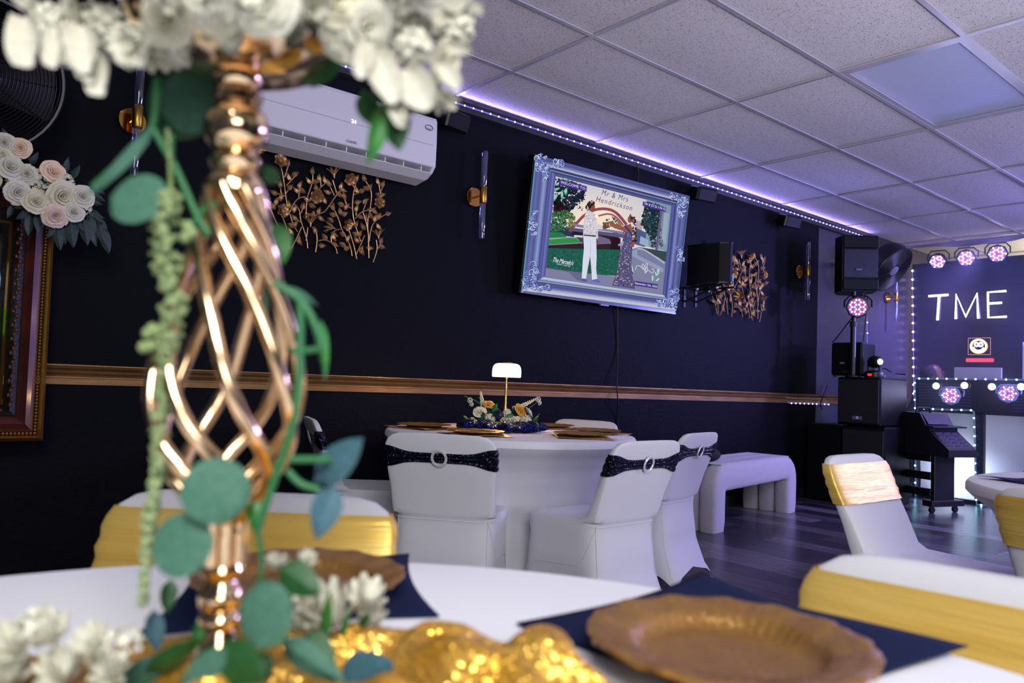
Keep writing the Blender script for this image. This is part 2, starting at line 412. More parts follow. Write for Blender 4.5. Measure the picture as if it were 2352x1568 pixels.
MB().prism([(-0.200, -0.030), (-0.203, -0.036), (-0.150, -0.066), (-0.06, -0.080), (-0.058, -0.072), (-0.148, -0.058)], 0.035, L-0.02).build('louver', mat('white_plastic_louver', (206, 206, 212), 0.5), t, smooth=False)
for k in range(9):
    x = 0.09+(L-0.17)*k/8
    MB().prism([(-0.146, -0.012), (-0.200, -0.006), (-0.200, -0.030), (-0.146, -0.055)], x-0.003, x+0.003).build('vane', M_ac, t, smooth=False)
for x_ in (0.0, L-0.02): MB().prism([(-0.217, 0.0), (-0.14, -0.01), (-0.10, -0.058), (-0.14, -0.055), (-0.19, -0.03)], x_, x_+0.02).build('end_cheek', M_ac, t, smooth=False)
MB().prism([(-0.2212, H*0.42), (-0.2196, H*0.42), (-0.2196, H*0.405), (-0.2206, H*0.405)], 0.0, L-0.02).build('seam', mat('seam_grey', (178, 177, 186), 0.5), t, smooth=False)
n = Vector((0, -1, 0)); xd = Vector((1, 0, 0))
def pt(u, v): p = Yp(u, v, WY-0.222); return p
text('24', pt(807, 282), xd, n, 0.028, glow('display_white', (255, 255, 255), 2.5), t)
text('CONFORT', pt(795, 326), xd, n, 0.062, mat('print_dark', (60, 60, 70), 0.6), t, height=0.014)
mb = MB(); c = pt(986, 293)
mb.tube([(c.x+0.02*math.cos(a*math.pi/5)*(1.25), c.y, c.z+0.014*math.sin(a*math.pi/5)) for a in range(10)], 0.002, 5, closed=True)
mb.build('badge_ring', mat('print_grey', (90, 90, 100), 0.6), t, world=True)
text('WiFi', pt(979, 297), xd, n, 0.03, MATS['print_grey'], t, name='badge_lettering')
# ------------------------------------------------------------------ metal flower wall art (traced stems, leaves and blooms)
M_brz = mat('bronze_metal', (196, 154, 110), 0.36, metal=0.75, bump=0.15, bscale=120)
STEMS = [[(360,1300),(340,1080),(280,900)],[(395,960),(330,760),(300,560),(270,350),(240,230)],[(365,1300),(430,1180),(500,1020)],
[(325,1265),(270,1090),(195,960),(135,820),(60,680)],[(590,1290),(570,1150),(500,930),(480,800),(405,715)],[(350,830),(400,720),(460,655),(545,630)],
[(575,1190),(600,1020)],[(570,900),(570,780),(590,620),(650,430),(650,300)],[(640,920),(700,860),(790,825),(860,740),(970,580),(1020,540)],[(970,580),(920,410)],
[(690,1340),(710,1180),(690,1060),(640,1020)],[(720,1195),(800,1185),(880,1220),(940,1290),(960,1360)],[(910,1230),(900,1130),(950,1060),(1030,1040)],
[(1160,1390),(1130,1250),(1030,1050),(990,930),(930,800),(860,740)],[(1210,1430),(1170,1250),(1110,1060)],[(1210,1390),(1270,1260),(1330,1120)],
[(1240,1110),(1190,960),(1165,780),(1175,600),(1210,430)],[(1185,520),(1130,450)],[(1285,1200),(1240,1110)],[(1375,1415),(1370,1200),(1360,950),(1390,800),(1405,570),(1330,420)],
[(1370,1200),(1340,1000),(1290,830)],[(1440,1470),(1490,1300),(1480,1180)],[(1380,1190),(1400,1060),(1440,960),(1530,890),(1620,840)],[(1190,910),(1270,830),(1400,790),(1450,770)],
[(1160,775),(1100,730),(1060,610)],[(1535,650),(1520,560),(1495,430)],[(1520,560),(1560,460)],[(1175,608),(1290,555)],[(290,380),(340,220)],[(305,490),(430,350)],[(315,585),(370,500)],[(305,625),(190,580)],
[(130,420),(80,270)],[(260,600),(240,470)],[(740,520),(840,430)],[(750,500),(745,380)],[(940,610),(860,440)],[(470,655),(490,520)],[(495,840),(530,740)],[(465,1075),(400,960)],[(500,960),(400,870)],[(1285,830),(1335,690)],[(1220,870),(1225,770)],[(1490,1300),(1540,1190)]]
LEAVES = [(150,330,80),(190,360,-20),(165,430,-20),(340,190,75),(355,370,120),(430,340,40),(240,470,100),(370,500,50),(155,570,160),(255,635,80),(195,690,80),(145,740,120),(355,730,110),(430,790,80),(530,745,80),(450,540,150),(495,480,75),(520,555,-20),
(655,290,85),(610,420,140),(680,440,0),(740,390,95),(815,405,110),(860,450,120),(700,520,110),(750,560,-30),(575,650,150),(1005,600,-30),(1025,500,90),(1045,535,-20),(845,560,170),(1065,620,120),(650,745,-20),(810,665,110),(600,860,20),(660,860,90),(740,810,80),(920,750,80),
(1015,725,170),(1095,760,60),(770,905,-30),(420,890,140),(915,860,170),(885,930,160),(1010,810,110),(1070,845,30),(1225,400,75),(1315,385,115),(1225,535,110),(1295,550,30),(1345,520,170),(1395,500,60),(1495,420,105),(1555,465,70),(1500,605,170),(1555,595,20),
(1235,690,20),(1335,690,50),(1225,780,80),(1400,785,10),(1455,815,-30),(1405,880,-30),(1270,880,-20),(1340,890,80),(1460,910,80),(1510,880,70),(1630,840,20),(1510,1010,-40),(380,995,170),(435,985,60),(375,1065,130),(305,1085,20),(475,1170,100),(490,1205,-50),(215,1045,160),
(690,1060,115),(1045,1110,160),(935,1110,-20),(930,1145,-60),(1115,1165,70),(805,1145,140),(780,1250,10),(950,1240,-20),(1035,1245,160),(1100,1290,30),(1215,975,60),(1300,1010,130),(1205,1110,170),(1265,1100,60),(1220,1175,130),(1285,1310,80),(1295,1340,-50),(1390,1280,0),(1540,1190,70),(1550,1275,-10)]
BLOOMS = [(215,180,80),(235,815,82),(685,630,82),(1115,400,78),(1075,985,75),(1490,710,72)]
TRUMP = [(900,350,-80),(600,970,-85),(880,1030,170),(1470,1130,100)]
def leaf_mesh(name, L, W, mt, cup=0.15, n=5, tip=0.0, vein=True):
    mb = MB()
    def P(a, b):
        x = a*L; w = W*math.sin(math.pi*min(1, max(0, a))**(0.8))**0.75*(1-0.15*a); s_ = (b-0.5)*2
        return Vector((x, s_*w*0.5, -cup*W*(abs(s_)**1.6)+tip*L*a*a + (0.03*W if abs(s_) < .1 and vein else 0)))
    mb.grid(P, n, 4); return mb.mesh(name, mt)
def petal(mb, M, L, W, cup=0.3, curl=0.2, n=4, flat=0.6):
    def P(a, b):
        w = W*(math.sin(math.pi*(0.08+0.80*a))**flat); s_ = (b-0.5)*2
        return M @ Vector((a*L, s_*w*0.5, cup*W*(s_*s_)*0.5 + curl*L*a*a))
    mb.grid(P, n, 4)
bloom_mb = MB()
for ring, (k, L, tilt, off) in enumerate(((6, 1.0, 0.25, 0), (5, 0.62, 0.7, 0.3))):
    for i in range(k):
        M = Matrix.Rotation(2*math.pi*i/k+off, 4, 'Z') @ Matrix.Rotation(-tilt, 4, 'Y')
        petal(bloom_mb, M, L, L*0.95, 0.5, 0.1)
bloom_mb.ball((0, 0, 0.25), 0.12)
art_bloom = bloom_mb.mesh('bloom', M_brz)
tb = MB()
for i in range(8):
    M = Matrix.Rotation(2*math.pi*i/8, 4, 'X') @ Matrix.Translation((0, 0, 0.12)) @ Matrix.Rotation(-0.45, 4, 'Y')
    petal(tb, M, 1.0, 0.35, 0.4, 0.35)
tb.tube([(-0.5, 0, 0), (0.05, 0, 0)], [0.06, 0.16], 8)
art_trump = tb.mesh('bloom', M_brz)
art_leaf = leaf_mesh('leaf', 1.0, 0.62, M_brz, 0.3)
def wall_art(label, TR, wp, sc_):
    """TR maps a traced point to wall x, z"""
    xs = TR(800, 800); root = Vector((xs[0], WY, xs[1]))
    t = thing('metal_wall_art', label, 'wall art', root, group='bronze metal flower wall decorations')
    y = -0.03
    def Q(p, yy=y): a = TR(*p); return Vector((a[0]-root.x, yy, a[1]-root.z))
    for k, s_ in enumerate(STEMS):
        pts = bez([Q(p, y-0.008*((k*7) % 3)) for p in s_], 5)
        MB().tube(pts, 0.0032*sc_, 6).build('stem', M_brz, t)
    for k, (a, b, an) in enumerate(LEAVES):
        ca = R(an); d = Vector((math.cos(ca), 0, math.sin(ca))); nrm = Vector((0.15*math.sin(k*2.1), -1, 0.25*math.cos(k*1.7))).normalized()
        xa = (d-nrm*d.dot(nrm)).normalized(); ya = nrm.cross(xa); L = 0.046*sc_
        link(art_leaf, 'leaf', t, Q((a, b), y-0.012)-xa*L*0.5, axes(xa, ya, nrm), L)
    for k, (a, b, r_) in enumerate(BLOOMS):
        nrm = Vector((0.3*math.sin(k*2), -1, -0.2+0.3*math.cos(k))).normalized(); xa = Vector((1, 0, 0)).cross(nrm).normalized(); ya = nrm.cross(xa)
        link(art_bloom, 'bloom', t, Q((a, b), y-0.02), axes(xa, ya, nrm), r_*0.00049*sc_*0.95)
    for k, (a, b, an) in enumerate(TRUMP):
        ca = R(an+180 if k < 2 else an); d = Vector((math.cos(ca), 0, math.sin(ca))); nrm = Vector((0, -1, 0)); ya = nrm.cross(d)
        link(art_trump, 'bloom', t, Q((a, b), y-0.03), axes(d, ya, nrm), 0.042*sc_)
    # thin wall brackets that hold the stems
    for a, b in ((400, 800), (1100, 700), (1370, 1000)):
        q = Q((a, b)); MB().tube([(q.x, y, q.z), (q.x, 0, q.z)], 0.0025, 5).build('bracket', M_brz, t)
    return t
def TR1(a, b):
    p = Yp(600+a*0.17857, 340+b*0.17857, WY-0.03); return (p.x, p.z)
wall_art('bronze metal flower panel on the black wall below the air conditioner', TR1, None, 1.0)
# second panel: same design, mapped through wall coordinates
p0 = TR1(250, 1430); p1 = TR1(1630, 1430); ptop = TR1(1490, 400)
q0 = Yp(1642, 690, WY-0.03); q1 = Yp(1762, 705, WY-0.03); qt = Yp(1757, 590, WY-0.03)
kx = (q1.x-q0.x)/(p1[0]-p0[0]); kz = kx
def TR2(a, b):
    p = TR1(a, b); return (q0.x+(p[0]-p0[0])*kx, qt.z+(p[1]-ptop[1])*kz)
wall_art('bronze metal flower panel partly behind the black speaker on its wall bracket', TR2, None, kx)
# ------------------------------------------------------------------ black speaker on wall bracket, right of the television
M_spk = mat('black_speaker', (7, 7, 10), 0.6, bump=0.1, bscale=200, spec=.2)
M_spk2 = mat('black_gloss', (8, 8, 12), 0.3, spec=.35)
a = Yp(1575, 645, 3.66); b_ = Yp(1683, 650, 3.30); top = Yp(1683, 556, 3.30)
xs0, xs1 = Yp(1572, 640, 3.62).x, Yp(1683, 650, 3.30).x
c = Vector(((xs0+xs1)/2+0.03, 3.46, 0)); zb0 = Yp(1634, 641, 3.28).z; zt0 = Yp(1634, 543, 3.28).z
t = thing('wall_speaker', 'black loudspeaker with curved front on a wall bracket right of the television', 'speaker', (c.x, 3.46, zb0), rot=rotz(R(8)))
hw, H2 = (xs1-xs0)*0.42, zt0-zb0
pl = [(-hw*0.8, 0.17), (hw*0.8, 0.17), (hw, -0.10)]+[(hw-2*hw*k/8, -0.10-0.07*math.sin(math.pi*k/8)) for k in range(1, 8)]+[(-hw, -0.10)]
MB().prism(pl[::-1], 0.012, H2-0.012, 'z').build('cabinet', M_spk, t, smooth=False)
MB().prism([(x*1.02, y*1.03) for x, y in pl][::-1], H2-0.012, H2, 'z').build('top_cap', M_spk2, t, smooth=False)
MB().prism([(x*1.02, y*1.03) for x, y in pl][::-1], 0, 0.012, 'z').build('base_cap', M_spk2, t, smooth=False)
MB().box((hw*0.35, -0.165, 0.02), (hw*0.55, -0.15, 0.075)).build('label_plate', mat('cyan_label', (90, 190, 200), 0.4), t, smooth=False)
# bracket with two triangular arms
pb0 = Yp(1571, 655, WY); pb1 = Yp(1597, 712, WY)
t = thing('speaker_bracket', 'black steel bracket with two triangular arms under the wall speaker', 'bracket', (Yp(1584, 690, WY).x, WY, zb0))
def armset(u):
    p = Yp(u, 655, WY); x = p.x-t.location.x
    zl = Yp(u, 705, WY-0.01).z-zb0
    MB().box((x-0.012, -0.008, zl), (x+0.012, 0, -0.0)).build('wall_plate', M_black, t, smooth=False)
    MB().box((x-0.012, -0.36, -0.012), (x+0.012, 0, 0.0)).build('shelf_arm', M_black, t, smooth=False)
    MB().tube([(x, -0.01, zl*0.72), (x, -0.30, -0.01)], 0.008, 6).build('brace', M_black, t)
    for yy in (-0.12, -0.30): MB().ball((x, yy, -0.02), 0.014, 8, 5).build('bolt', mat('steel_bolt', (190, 190, 200), 0.3, metal=0.8), t)
armset(1572); armset(1598)
# ------------------------------------------------------------------ small black lights under the ceiling
def small_unit(u, v, w, lab, yaw):
    P = Yp(u, v, WY-0.12)
    t = thing('surround_speaker', lab, 'speaker', (P.x, WY, P.z), group='small black speakers under the ceiling')
    M = Matrix.Translation((0, -0.12, 0)) @ Matrix.Rotation(R(yaw), 4, 'Z') @ Matrix.Rotation(R(18), 4, 'X')
    MB().box((-w, -0.055, -0.055), (w, 0.055, 0.055), M, bev=0.012).build('cabinet', M_spk2, t, smooth=False)
    MB().box((-w*0.9, -0.062, -0.045), (w*0.9, -0.055, 0.045), M, bev=0.004).build('grille', M_spk, t, smooth=False)
    MB().tube([(0, 0, 0.03), (0, -0.07, 0.0)], 0.012).build('wall_mount', M_black, t)
small_unit(1040, 277, 0.09, 'small black speaker under the led strip beside the air conditioner', 10)
small_unit(1614, 446, 0.10, 'small black speaker above the right corner of the television', -10)
small_unit(1812, 508, 0.10, 'small black speaker under the led strip left of the speaker stack', -10)
# cables
M_cab = mat('black_cable', (12, 12, 16), 0.5)
def cable(label, pts, r=0.005, mt=None):
    p = bez(pts, 6); t = MB().tube(p, r, 6).build('cable', mt or M_cab); tag(t, label, 'cable'); return t
cable('black cable hanging down the wall below the television across the chair rail', [Yp(1418, 700, WY-.02), Yp(1419, 800, WY-.01), Yp(1417, 880, WY-.05), Yp(1419, 925, WY-.045), Yp(1418, 960, WY-.01), Yp(1421, 1040, WY-.01)], 0.0045)
cable('black cable running from ceiling strip down to top of the television', [Yp(1462, 372, WY-.02), Yp(1466, 395, WY-.02), Yp(1464, 425, WY-.03)], 0.006)
# ------------------------------------------------------------------ wall television with a picture on it
tt = R(6); TVN = Vector((0, -math.cos(tt), -math.sin(tt))); TVU = Vector((0, -math.sin(tt), math.cos(tt))); TVX = Vector((1, 0, 0))
TVP = Yp(1193, 668, 3.62)
def TP(x, y, k=0): return Pp(1180+x*.2551, 330+y*.2551, TVP, TVN) + TVN*(0.00015*k)
A = TP(60, 1322); Bc = TP(1575, 470)
w_ = (TP(1456, 1500)-A).dot(TVX); h_ = (TP(188, 97)-A).dot(TVU)
tv = thing('television', 'wall television showing a couple by a bridge inside a silver ornate frame', 'television', A, rot=axes(TVX, -TVN, TVU))
MB().box((-0.006, 0.001, -0.008), (w_+0.006, 0.06, h_+0.006), bev=0.003).build('housing', M_spk2, tv, smooth=False)
MB().box((-0.006, -0.002, -0.012), (w_+0.006, 0.02, -0.001)).build('chin', mat('tv_chin', (60, 50, 60), 0.25, metal=0.3), tv, smooth=False)
MB().box((w_/2-0.04, -0.001, -0.022), (w_/2+0.04, 0.02, -0.012)).build('badge', mat('tv_badge', (110, 110, 130), 0.3), tv, smooth=False)
MB().box((w_/2-0.15, 0.06, h_*0.3), (w_/2+0.15, 0.095, h_*0.7)).build('wall_mount', M_black, tv, smooth=False)
def picmat(name, k=1.0):
    if name in MATS: return MATS[name]
    mt = bpy.data.materials.new(name); mt.use_nodes = True; nt = mt.node_tree; nt.nodes.clear()
    at = nt.nodes.new('ShaderNodeAttribute'); at.attribute_name = 'Col'; e = nt.nodes.new('ShaderNodeEmission')
    nt.links.new(at.outputs['Color'], e.inputs[0]); e.inputs[1].default_value = k
    o = nt.nodes.new('ShaderNodeOutputMaterial'); nt.links.new(e.outputs[0], o.inputs[0]); MATS[name] = mt; return mt
M_pic = picmat('screen_picture')
pic = MB()
def poly(pts, col, k, cols=None):
    vs = [TP(x, y, k) for x, y in pts]
    # wind to face the viewer
    nn = Vector((0, 0, 0))
    for i in range(len(vs)): nn += vs[i].cross(vs[(i+1) % len(vs)])
    idx = list(range(len(vs)))
    if nn.dot(TVN) < 0: idx = idx[::-1]
    c = S(col) if cols is None else [S(cols[i]) for i in idx]
    pic.add(vs, [tuple(idx)], c)
def lerp(a, b, t): return tuple(a[i]+(b[i]-a[i])*t for i in range(len(a)))
OUT = [(188, 97), (1575, 470), (1456, 1500), (60, 1322)]; INN = [(370, 290), (1410, 558), (1330, 1350), (275, 1190)]
# frame bands on the four sides (0 outer .. 1 inner)
BT = [(0, (60, 60, 120)), (.06, (110, 112, 175)), (.2, (85, 88, 160)), (.36, (135, 140, 205)), (.47, (185, 195, 235)), (.53, (225, 230, 245)), (.57, (70, 70, 125)), (.62, (60, 62, 118)), (.70, (90, 95, 160)), (.73, (190, 200, 235)), (.77, (70, 72, 130)), (.86, (80, 85, 150)), (.95, (105, 110, 175)), (1, (70, 75, 135))]
BL = [(0, (110, 170, 215)), (.06, (110, 150, 205)), (.1, (90, 95, 160)), (.2, (120, 125, 190)), (.34, (95, 100, 170)), (.42, (120, 130, 200)), (.52, (165, 180, 230)), (.6, (130, 140, 210)), (.68, (75, 80, 150)), (.74, (110, 118, 190)), (.8, (85, 90, 165)), (.86, (130, 140, 205)), (.93, (105, 112, 190)), (1, (90, 95, 175))]
BB = [(0, (200, 205, 235)), (.08, (225, 228, 245)), (.2, (200, 208, 240)), (.34, (120, 125, 195)), (.45, (90, 92, 160)), (.55, (105, 108, 175)), (.62, (60, 60, 110)), (.66, (195, 205, 235)), (.72, (100, 110, 175)), (.78, (170, 185, 225)), (.84, (215, 225, 240)), (.9, (215, 222, 240)), (.96, (100, 110, 180)), (1, (160, 170, 215))]
BR = [(0, (120, 200, 225)), (.03, (70, 80, 140)), (.14, (100, 105, 170)), (.3, (125, 130, 195)), (.4, (85, 88, 160)), (.5, (120, 130, 200)), (.6, (150, 160, 225)), (.7, (95, 100, 175)), (.78, (65, 70, 140)), (.86, (110, 118, 190)), (.93, (85, 90, 165)), (1, (110, 118, 185))]
for si, bands in enumerate((BT, BR, BB, BL)):
    o0, o1 = OUT[si], OUT[(si+1) % 4]; i0, i1 = INN[si], INN[(si+1) % 4]
    bands = [(t_, tuple(int(x*.86) for x in c_)) for t_, c_ in bands]
    for (t0, c0), (t1, c1) in zip(bands, bands[1:]):
        poly([lerp(o0, i0, t0), lerp(o1, i1, t0), lerp(o1, i1, t1), lerp(o0, i0, t1)], None, 60, [c0, c0, c1, c1])
rr = random.Random(5)
def stroke(pts, w, col, k, n=6, taper=True):
    p = [tuple(q)[:2] for q in bez([(a, b, 0) for a, b in pts], n)]
    for i in range(len(p)-1):
        a, b = p[i], p[i+1]; dx, dy = b[0]-a[0], b[1]-a[1]; L = math.hypot(dx, dy) or 1
        f0 = math.sin(math.pi*(i+.4)/len(p))**.6 if taper else 1; f1 = math.sin(math.pi*(i+1.2)/(len(p)+.5))**.6 if taper else 1
        nx, ny = -dy/L*w/2, dx/L*w/2
        poly([(a[0]+nx*f0, a[1]+ny*f0), (b[0]+nx*f1, b[1]+ny*f1), (b[0]-nx*f1, b[1]-ny*f1), (a[0]-nx*f0, a[1]-ny*f0)], col, k)
def ell(cx, cy, rx, ry, col, k, an=0, n=12):
    poly([(cx+rx*math.cos(t)*math.cos(an)-ry*math.sin(t)*math.sin(an), cy+rx*math.cos(t)*math.sin(an)+ry*math.sin(t)*math.cos(an)) for t in [2*math.pi*i/n for i in range(n)]], col, k)
def curl(cx, cy, r, a0, col, k, w=9):
    r *= .8+.5*abs(math.sin(cx*3+cy))
    stroke([(cx+r*(1-t/7)*math.cos(a0+t*.9), cy+r*(1-t/7)*math.sin(a0+t*.9)) for t in range(7)], w, col, k, 4)
def ornament(cx, cy, rx, ry, n, seed):
    q = random.Random(seed); kk = 3
    for i in range(n):
        x = cx+q.uniform(-rx, rx); y = cy+q.uniform(-ry, ry); a = q.uniform(0, 6.3); r = q.uniform(10, 30); kk = 66+(i % 6)
        ell(x+q.uniform(-20, 20), y+q.uniform(-20, 20), q.uniform(12, 26), q.uniform(4, 9), q.choice([(70, 76, 145), (150, 165, 220), (190, 200, 238), (100, 108, 180)]), 62+(i % 3), q.uniform(0, 3))
        curl(x+2, y+3, r, a, (50, 55, 120), kk, 11); curl(x, y, r, a, q.choice([(190, 205, 240), (150, 165, 220), (215, 225, 248), (120, 135, 205)]), kk+1, 7)
for (cx, cy, rx, ry, n) in ((235, 170, 50, 60, 20), (270, 260, 28, 70, 12), (370, 180, 60, 28, 10), (170, 720, 28, 110, 18), (140, 1230, 60, 80, 28), (250, 1300, 60, 20, 10), (180, 1120, 20, 40, 6),
                            (1510, 520, 45, 45, 16), (1420, 470, 30, 18, 6), (1500, 600, 22, 60, 8), (1480, 970, 24, 90, 14), (1400, 1440, 60, 40, 20), (1430, 1350, 35, 60, 12), (1300, 1440, 25, 30, 6)):
    ornament(cx, cy, rx, ry, n, int(cx))
# sky: smooth gradient grid with the warm glow of the low sun
def inn(a, b): return lerp(lerp(INN[0], INN[1], a), lerp(INN[3], INN[2], a), b)
NU, NV = 16, 12
def skyc(a, b):
    x, y = inn(a, b); d = math.hypot((x-740)/330, (y-660)/200); g = math.exp(-d*d)
    base = lerp((196, 198, 210), (214, 208, 212), min(1, b*1.6)); return lerp(base, (250, 228, 204), min(1, g*.95))
for i in range(NU):
    for j in range(NV):
        q = [(i/NU, j/NV), ((i+1)/NU, j/NV), ((i+1)/NU, (j+1)/NV), (i/NU, (j+1)/NV)]
        poly([inn(*p) for p in q], None, 1, [skyc(*p) for p in q])
def clipx(x, y):
    # keep blobs inside the picture opening
    yt = 290+(x-370)*.258; xl_ = 370-(y-290)*.1056; xr_ = 1410-(y-558)*.101; yb = 1190+(x-275)*.1517
    return yt+4 < y < yb-4 and xl_+4 < x < xr_-4
def blobs(pts, n, cols, rmin, rmax, k, seed):
    q = random.Random(seed)
    xs = [p[0] for p in pts]; ys = [p[1] for p in pts]; c = 0; tries = 0
    while c < n and tries < n*12:
        tries += 1
        x = q.uniform(min(xs), max(xs)); y = q.uniform(min(ys), max(ys)); ins = False; j = len(pts)-1
        for i in range(len(pts)):
            if (pts[i][1] > y) != (pts[j][1] > y) and x < (pts[j][0]-pts[i][0])*(y-pts[i][1])/(pts[j][1]-pts[i][1])+pts[i][0]: ins = not ins
            j = i
        if not ins or not clipx(x, y): continue
        r = q.uniform(rmin, rmax)
        if not (clipx(x-r, y) and clipx(x+r, y) and clipx(x, y-r) and clipx(x, y+r)): r = 4
        ell(x, y, r, r*q.uniform(.5, .9), q.choice(cols), k+(c % 3), q.uniform(0, 3), 7); c += 1
# left trees
blobs([(372, 300), (600, 350), (640, 430), (610, 520), (640, 480), (560, 560), (470, 640), (340, 640), (350, 420)], 620, [(22, 26, 46), (14, 16, 30), (38, 44, 66), (24, 40, 48)], 4, 19, 4, 1)
blobs([(560, 440), (650, 440), (620, 600), (500, 560)], 60, [(30, 40, 66), (60, 72, 96)], 3, 9, 4, 21)
blobs([(345, 500), (480, 560), (470, 640), (335, 650)], 70, [(40, 22, 26), (26, 16, 22), (56, 34, 34)], 10, 24, 7, 2)
blobs([(335, 620), (470, 600), (540, 640), (560, 760), (500, 770), (325, 790)], 420, [(28, 84, 66), (40, 104, 78), (22, 60, 52), (92, 120, 66), (60, 110, 70)], 4, 14, 10, 3)
blobs([(480, 620), (550, 650), (560, 720), (500, 740)], 40, [(150, 130, 66), (120, 100, 58), (170, 150, 80)], 5, 12, 13, 31)
poly([(290, 740), (560, 760), (540, 840), (290, 805)], (52, 50, 84), 9); poly([(285, 790), (430, 800), (480, 840), (285, 850)], (34, 122, 72), 10)
poly([(280, 850), (480, 838), (560, 838), (600, 880), (280, 868)], (150, 160, 170), 9); poly([(280, 866), (490, 848), (560, 850), (612, 895), (275, 910)], (50, 140, 70), 10)
poly([(560, 838), (620, 845), (625, 885), (605, 892)], (70, 66, 90), 11)
poly([(270, 906), (620, 888), (625, 945), (270, 944)], (52, 34, 44), 11); poly([(270, 908), (620, 888), (620, 896), (270, 916)], (150, 140, 160), 12)
poly([(300, 938), (960, 960), (940, 800), (620, 800), (620, 925)], (50, 36, 46), 8); poly([(740, 820), (860, 860), (880, 900), (745, 905)], (110, 100, 130), 9)
# bridge
for (pts, w, c) in (([(500, 790), (560, 720), (640, 640), (740, 592), (850, 590), (930, 630), (1015, 730)], 26, (140, 70, 84)), ([(760, 650), (850, 632), (920, 660), (985, 735)], 15, (150, 80, 96))):
    stroke(pts, w, c, 14, 6, False)
poly([(500, 790), (520, 750), (560, 765), (520, 800)], (120, 44, 56), 14)
poly([(545, 720), (1000, 795), (1000, 815), (540, 745)], (126, 124, 158), 15); poly([(520, 755), (1000, 815), (1000, 850), (520, 785)], (88, 86, 124), 15); poly([(520, 785), (660, 800), (650, 830), (520, 820)], (28, 34, 50), 14)
blobs([(800, 700), (900, 650), (970, 730), (960, 760), (800, 745)], 60, [(96, 96, 66), (120, 112, 70), (70, 84, 64)], 6, 14, 13, 6)
poly([(880, 840), (960, 850), (960, 960), (870, 950)], (40, 22, 34), 12)
# right-hand trees and building
poly([(1195, 490), (1440, 545), (1420, 980), (1180, 920)], (120, 150, 170), 10); poly([(1330, 620), (1395, 630), (1368, 900), (1320, 880)], (150, 168, 186), 12)
blobs([(1190, 520), (1310, 550), (1320, 800), (1250, 860), (1150, 730), (1160, 640)], 520, [(22, 58, 66), (16, 40, 52), (40, 70, 74), (70, 62, 66), (26, 34, 46)], 5, 16, 13, 8)
blobs([(1215, 840), (1330, 830), (1340, 920), (1240, 930)], 40, [(48, 44, 52), (40, 60, 56)], 8, 16, 16, 9)
poly([(1100, 690), (1160, 700), (1150, 800), (1095, 770)], (176, 160, 168), 11); poly([(1105, 760), (1190, 800), (1180, 930), (1070, 900)], (74, 88, 130), 12)
poly([(1140, 830), (1210, 870), (1215, 930), (1130, 900)], (150, 170, 200), 13)
for (x0, y0, x1, y1) in ((1240, 870, 1372, 895), (1240, 945, 1365, 985)): stroke([(x0, y0), (x1, y1)], 5, (170, 170, 200), 18, 2, False)
for i in range(9): stroke([(1243+i*15, 872+i*3), (1241+i*15, 945+i*4)], 2.5, (140, 140, 170), 18, 1, False)
stroke([(1335, 560), (1275, 1015)], 22, (96, 92, 128), 19, 2, False); stroke([(1350, 570), (1318, 890)], 10, (120, 118, 150), 19, 2, False)
# lawns and paths
poly([(270, 938), (640, 948), (1000, 955), (1050, 1120), (1080, 1170), (930, 1190), (700, 1175), (520, 1160), (255, 1115)], (34, 92, 80), 20)
blobs([(300, 960), (1000, 970), (1030, 1180), (560, 1160), (290, 1110)], 420, [(40, 104, 84), (28, 80, 70), (52, 112, 84), (24, 70, 66)], 3, 10, 21, 11)
poly([(254, 1112), (600, 1155), (900, 1192), (930, 1188), (1080, 1168), (1030, 955), (1130, 930), (1385, 1110), (1360, 1385), (245, 1215)], (126, 126, 158), 20)
poly([(1030, 975), (1110, 950), (1345, 1120), (1340, 1160), (1060, 1010)], (146, 152, 188), 24)
poly([(1110, 930), (1390, 1075), (1380, 1140), (1108, 1000)], (120, 124, 156), 25); stroke([(1110, 945), (1180, 960), (1355, 1075)], 14, (170, 176, 200), 26, 4, False)
poly([(1125, 930), (1400, 975), (1390, 1080), (1190, 960)], (56, 74, 72), 25)
poly([(480, 1145), (610, 1160), (640, 1245), (560, 1225)], (104, 104, 136), 24)
# the man
poly([(650, 590), (700, 600), (740, 650), (752, 740), (756, 860), (735, 838), (620, 822), (628, 680)], (206, 200, 212), 30)
blobs([(640, 610), (735, 650), (750, 860), (625, 820)], 70, [(236, 226, 214), (176, 168, 186), (255, 224, 170), (150, 146, 172)], 3, 8, 31, 13)
poly([(700, 700), (800, 738), (800, 770), (730, 770)], (214, 206, 214), 33)
poly([(796, 735), (830, 715), (826, 740), (870, 745), (820, 768), (796, 765)], (120, 62, 50), 34); poly([(738, 860), (756, 870), (750, 915), (742, 912)], (130, 64, 52), 34)
poly([(660, 560), (700, 530), (728, 560), (724, 600), (700, 618), (676, 600)], (128, 80, 64), 33); blobs([(640, 570), (660, 520), (700, 508), (726, 540), (690, 560), (660, 610)], 40, [(40, 26, 34), (60, 40, 46)], 6, 13, 35, 14)
poly([(620, 818), (738, 836), (742, 1010), (738, 1130), (748, 1225), (700, 1232), (694, 1120), (684, 1010), (666, 1100), (646, 1215), (608, 1212), (618, 1040), (628, 940)], (212, 216, 232), 30)
stroke([(688, 860), (684, 1010)], 5, (180, 186, 210), 32, 2); poly([(626, 818), (736, 826), (736, 838), (626, 828)], (40, 40, 70), 33)
poly([(612, 1212), (646, 1216), (660, 1244), (612, 1236)], (84, 84, 176), 33); poly([(698, 1226), (744, 1216), (778, 1238), (764, 1252), (700, 1240)], (96, 100, 200), 33)
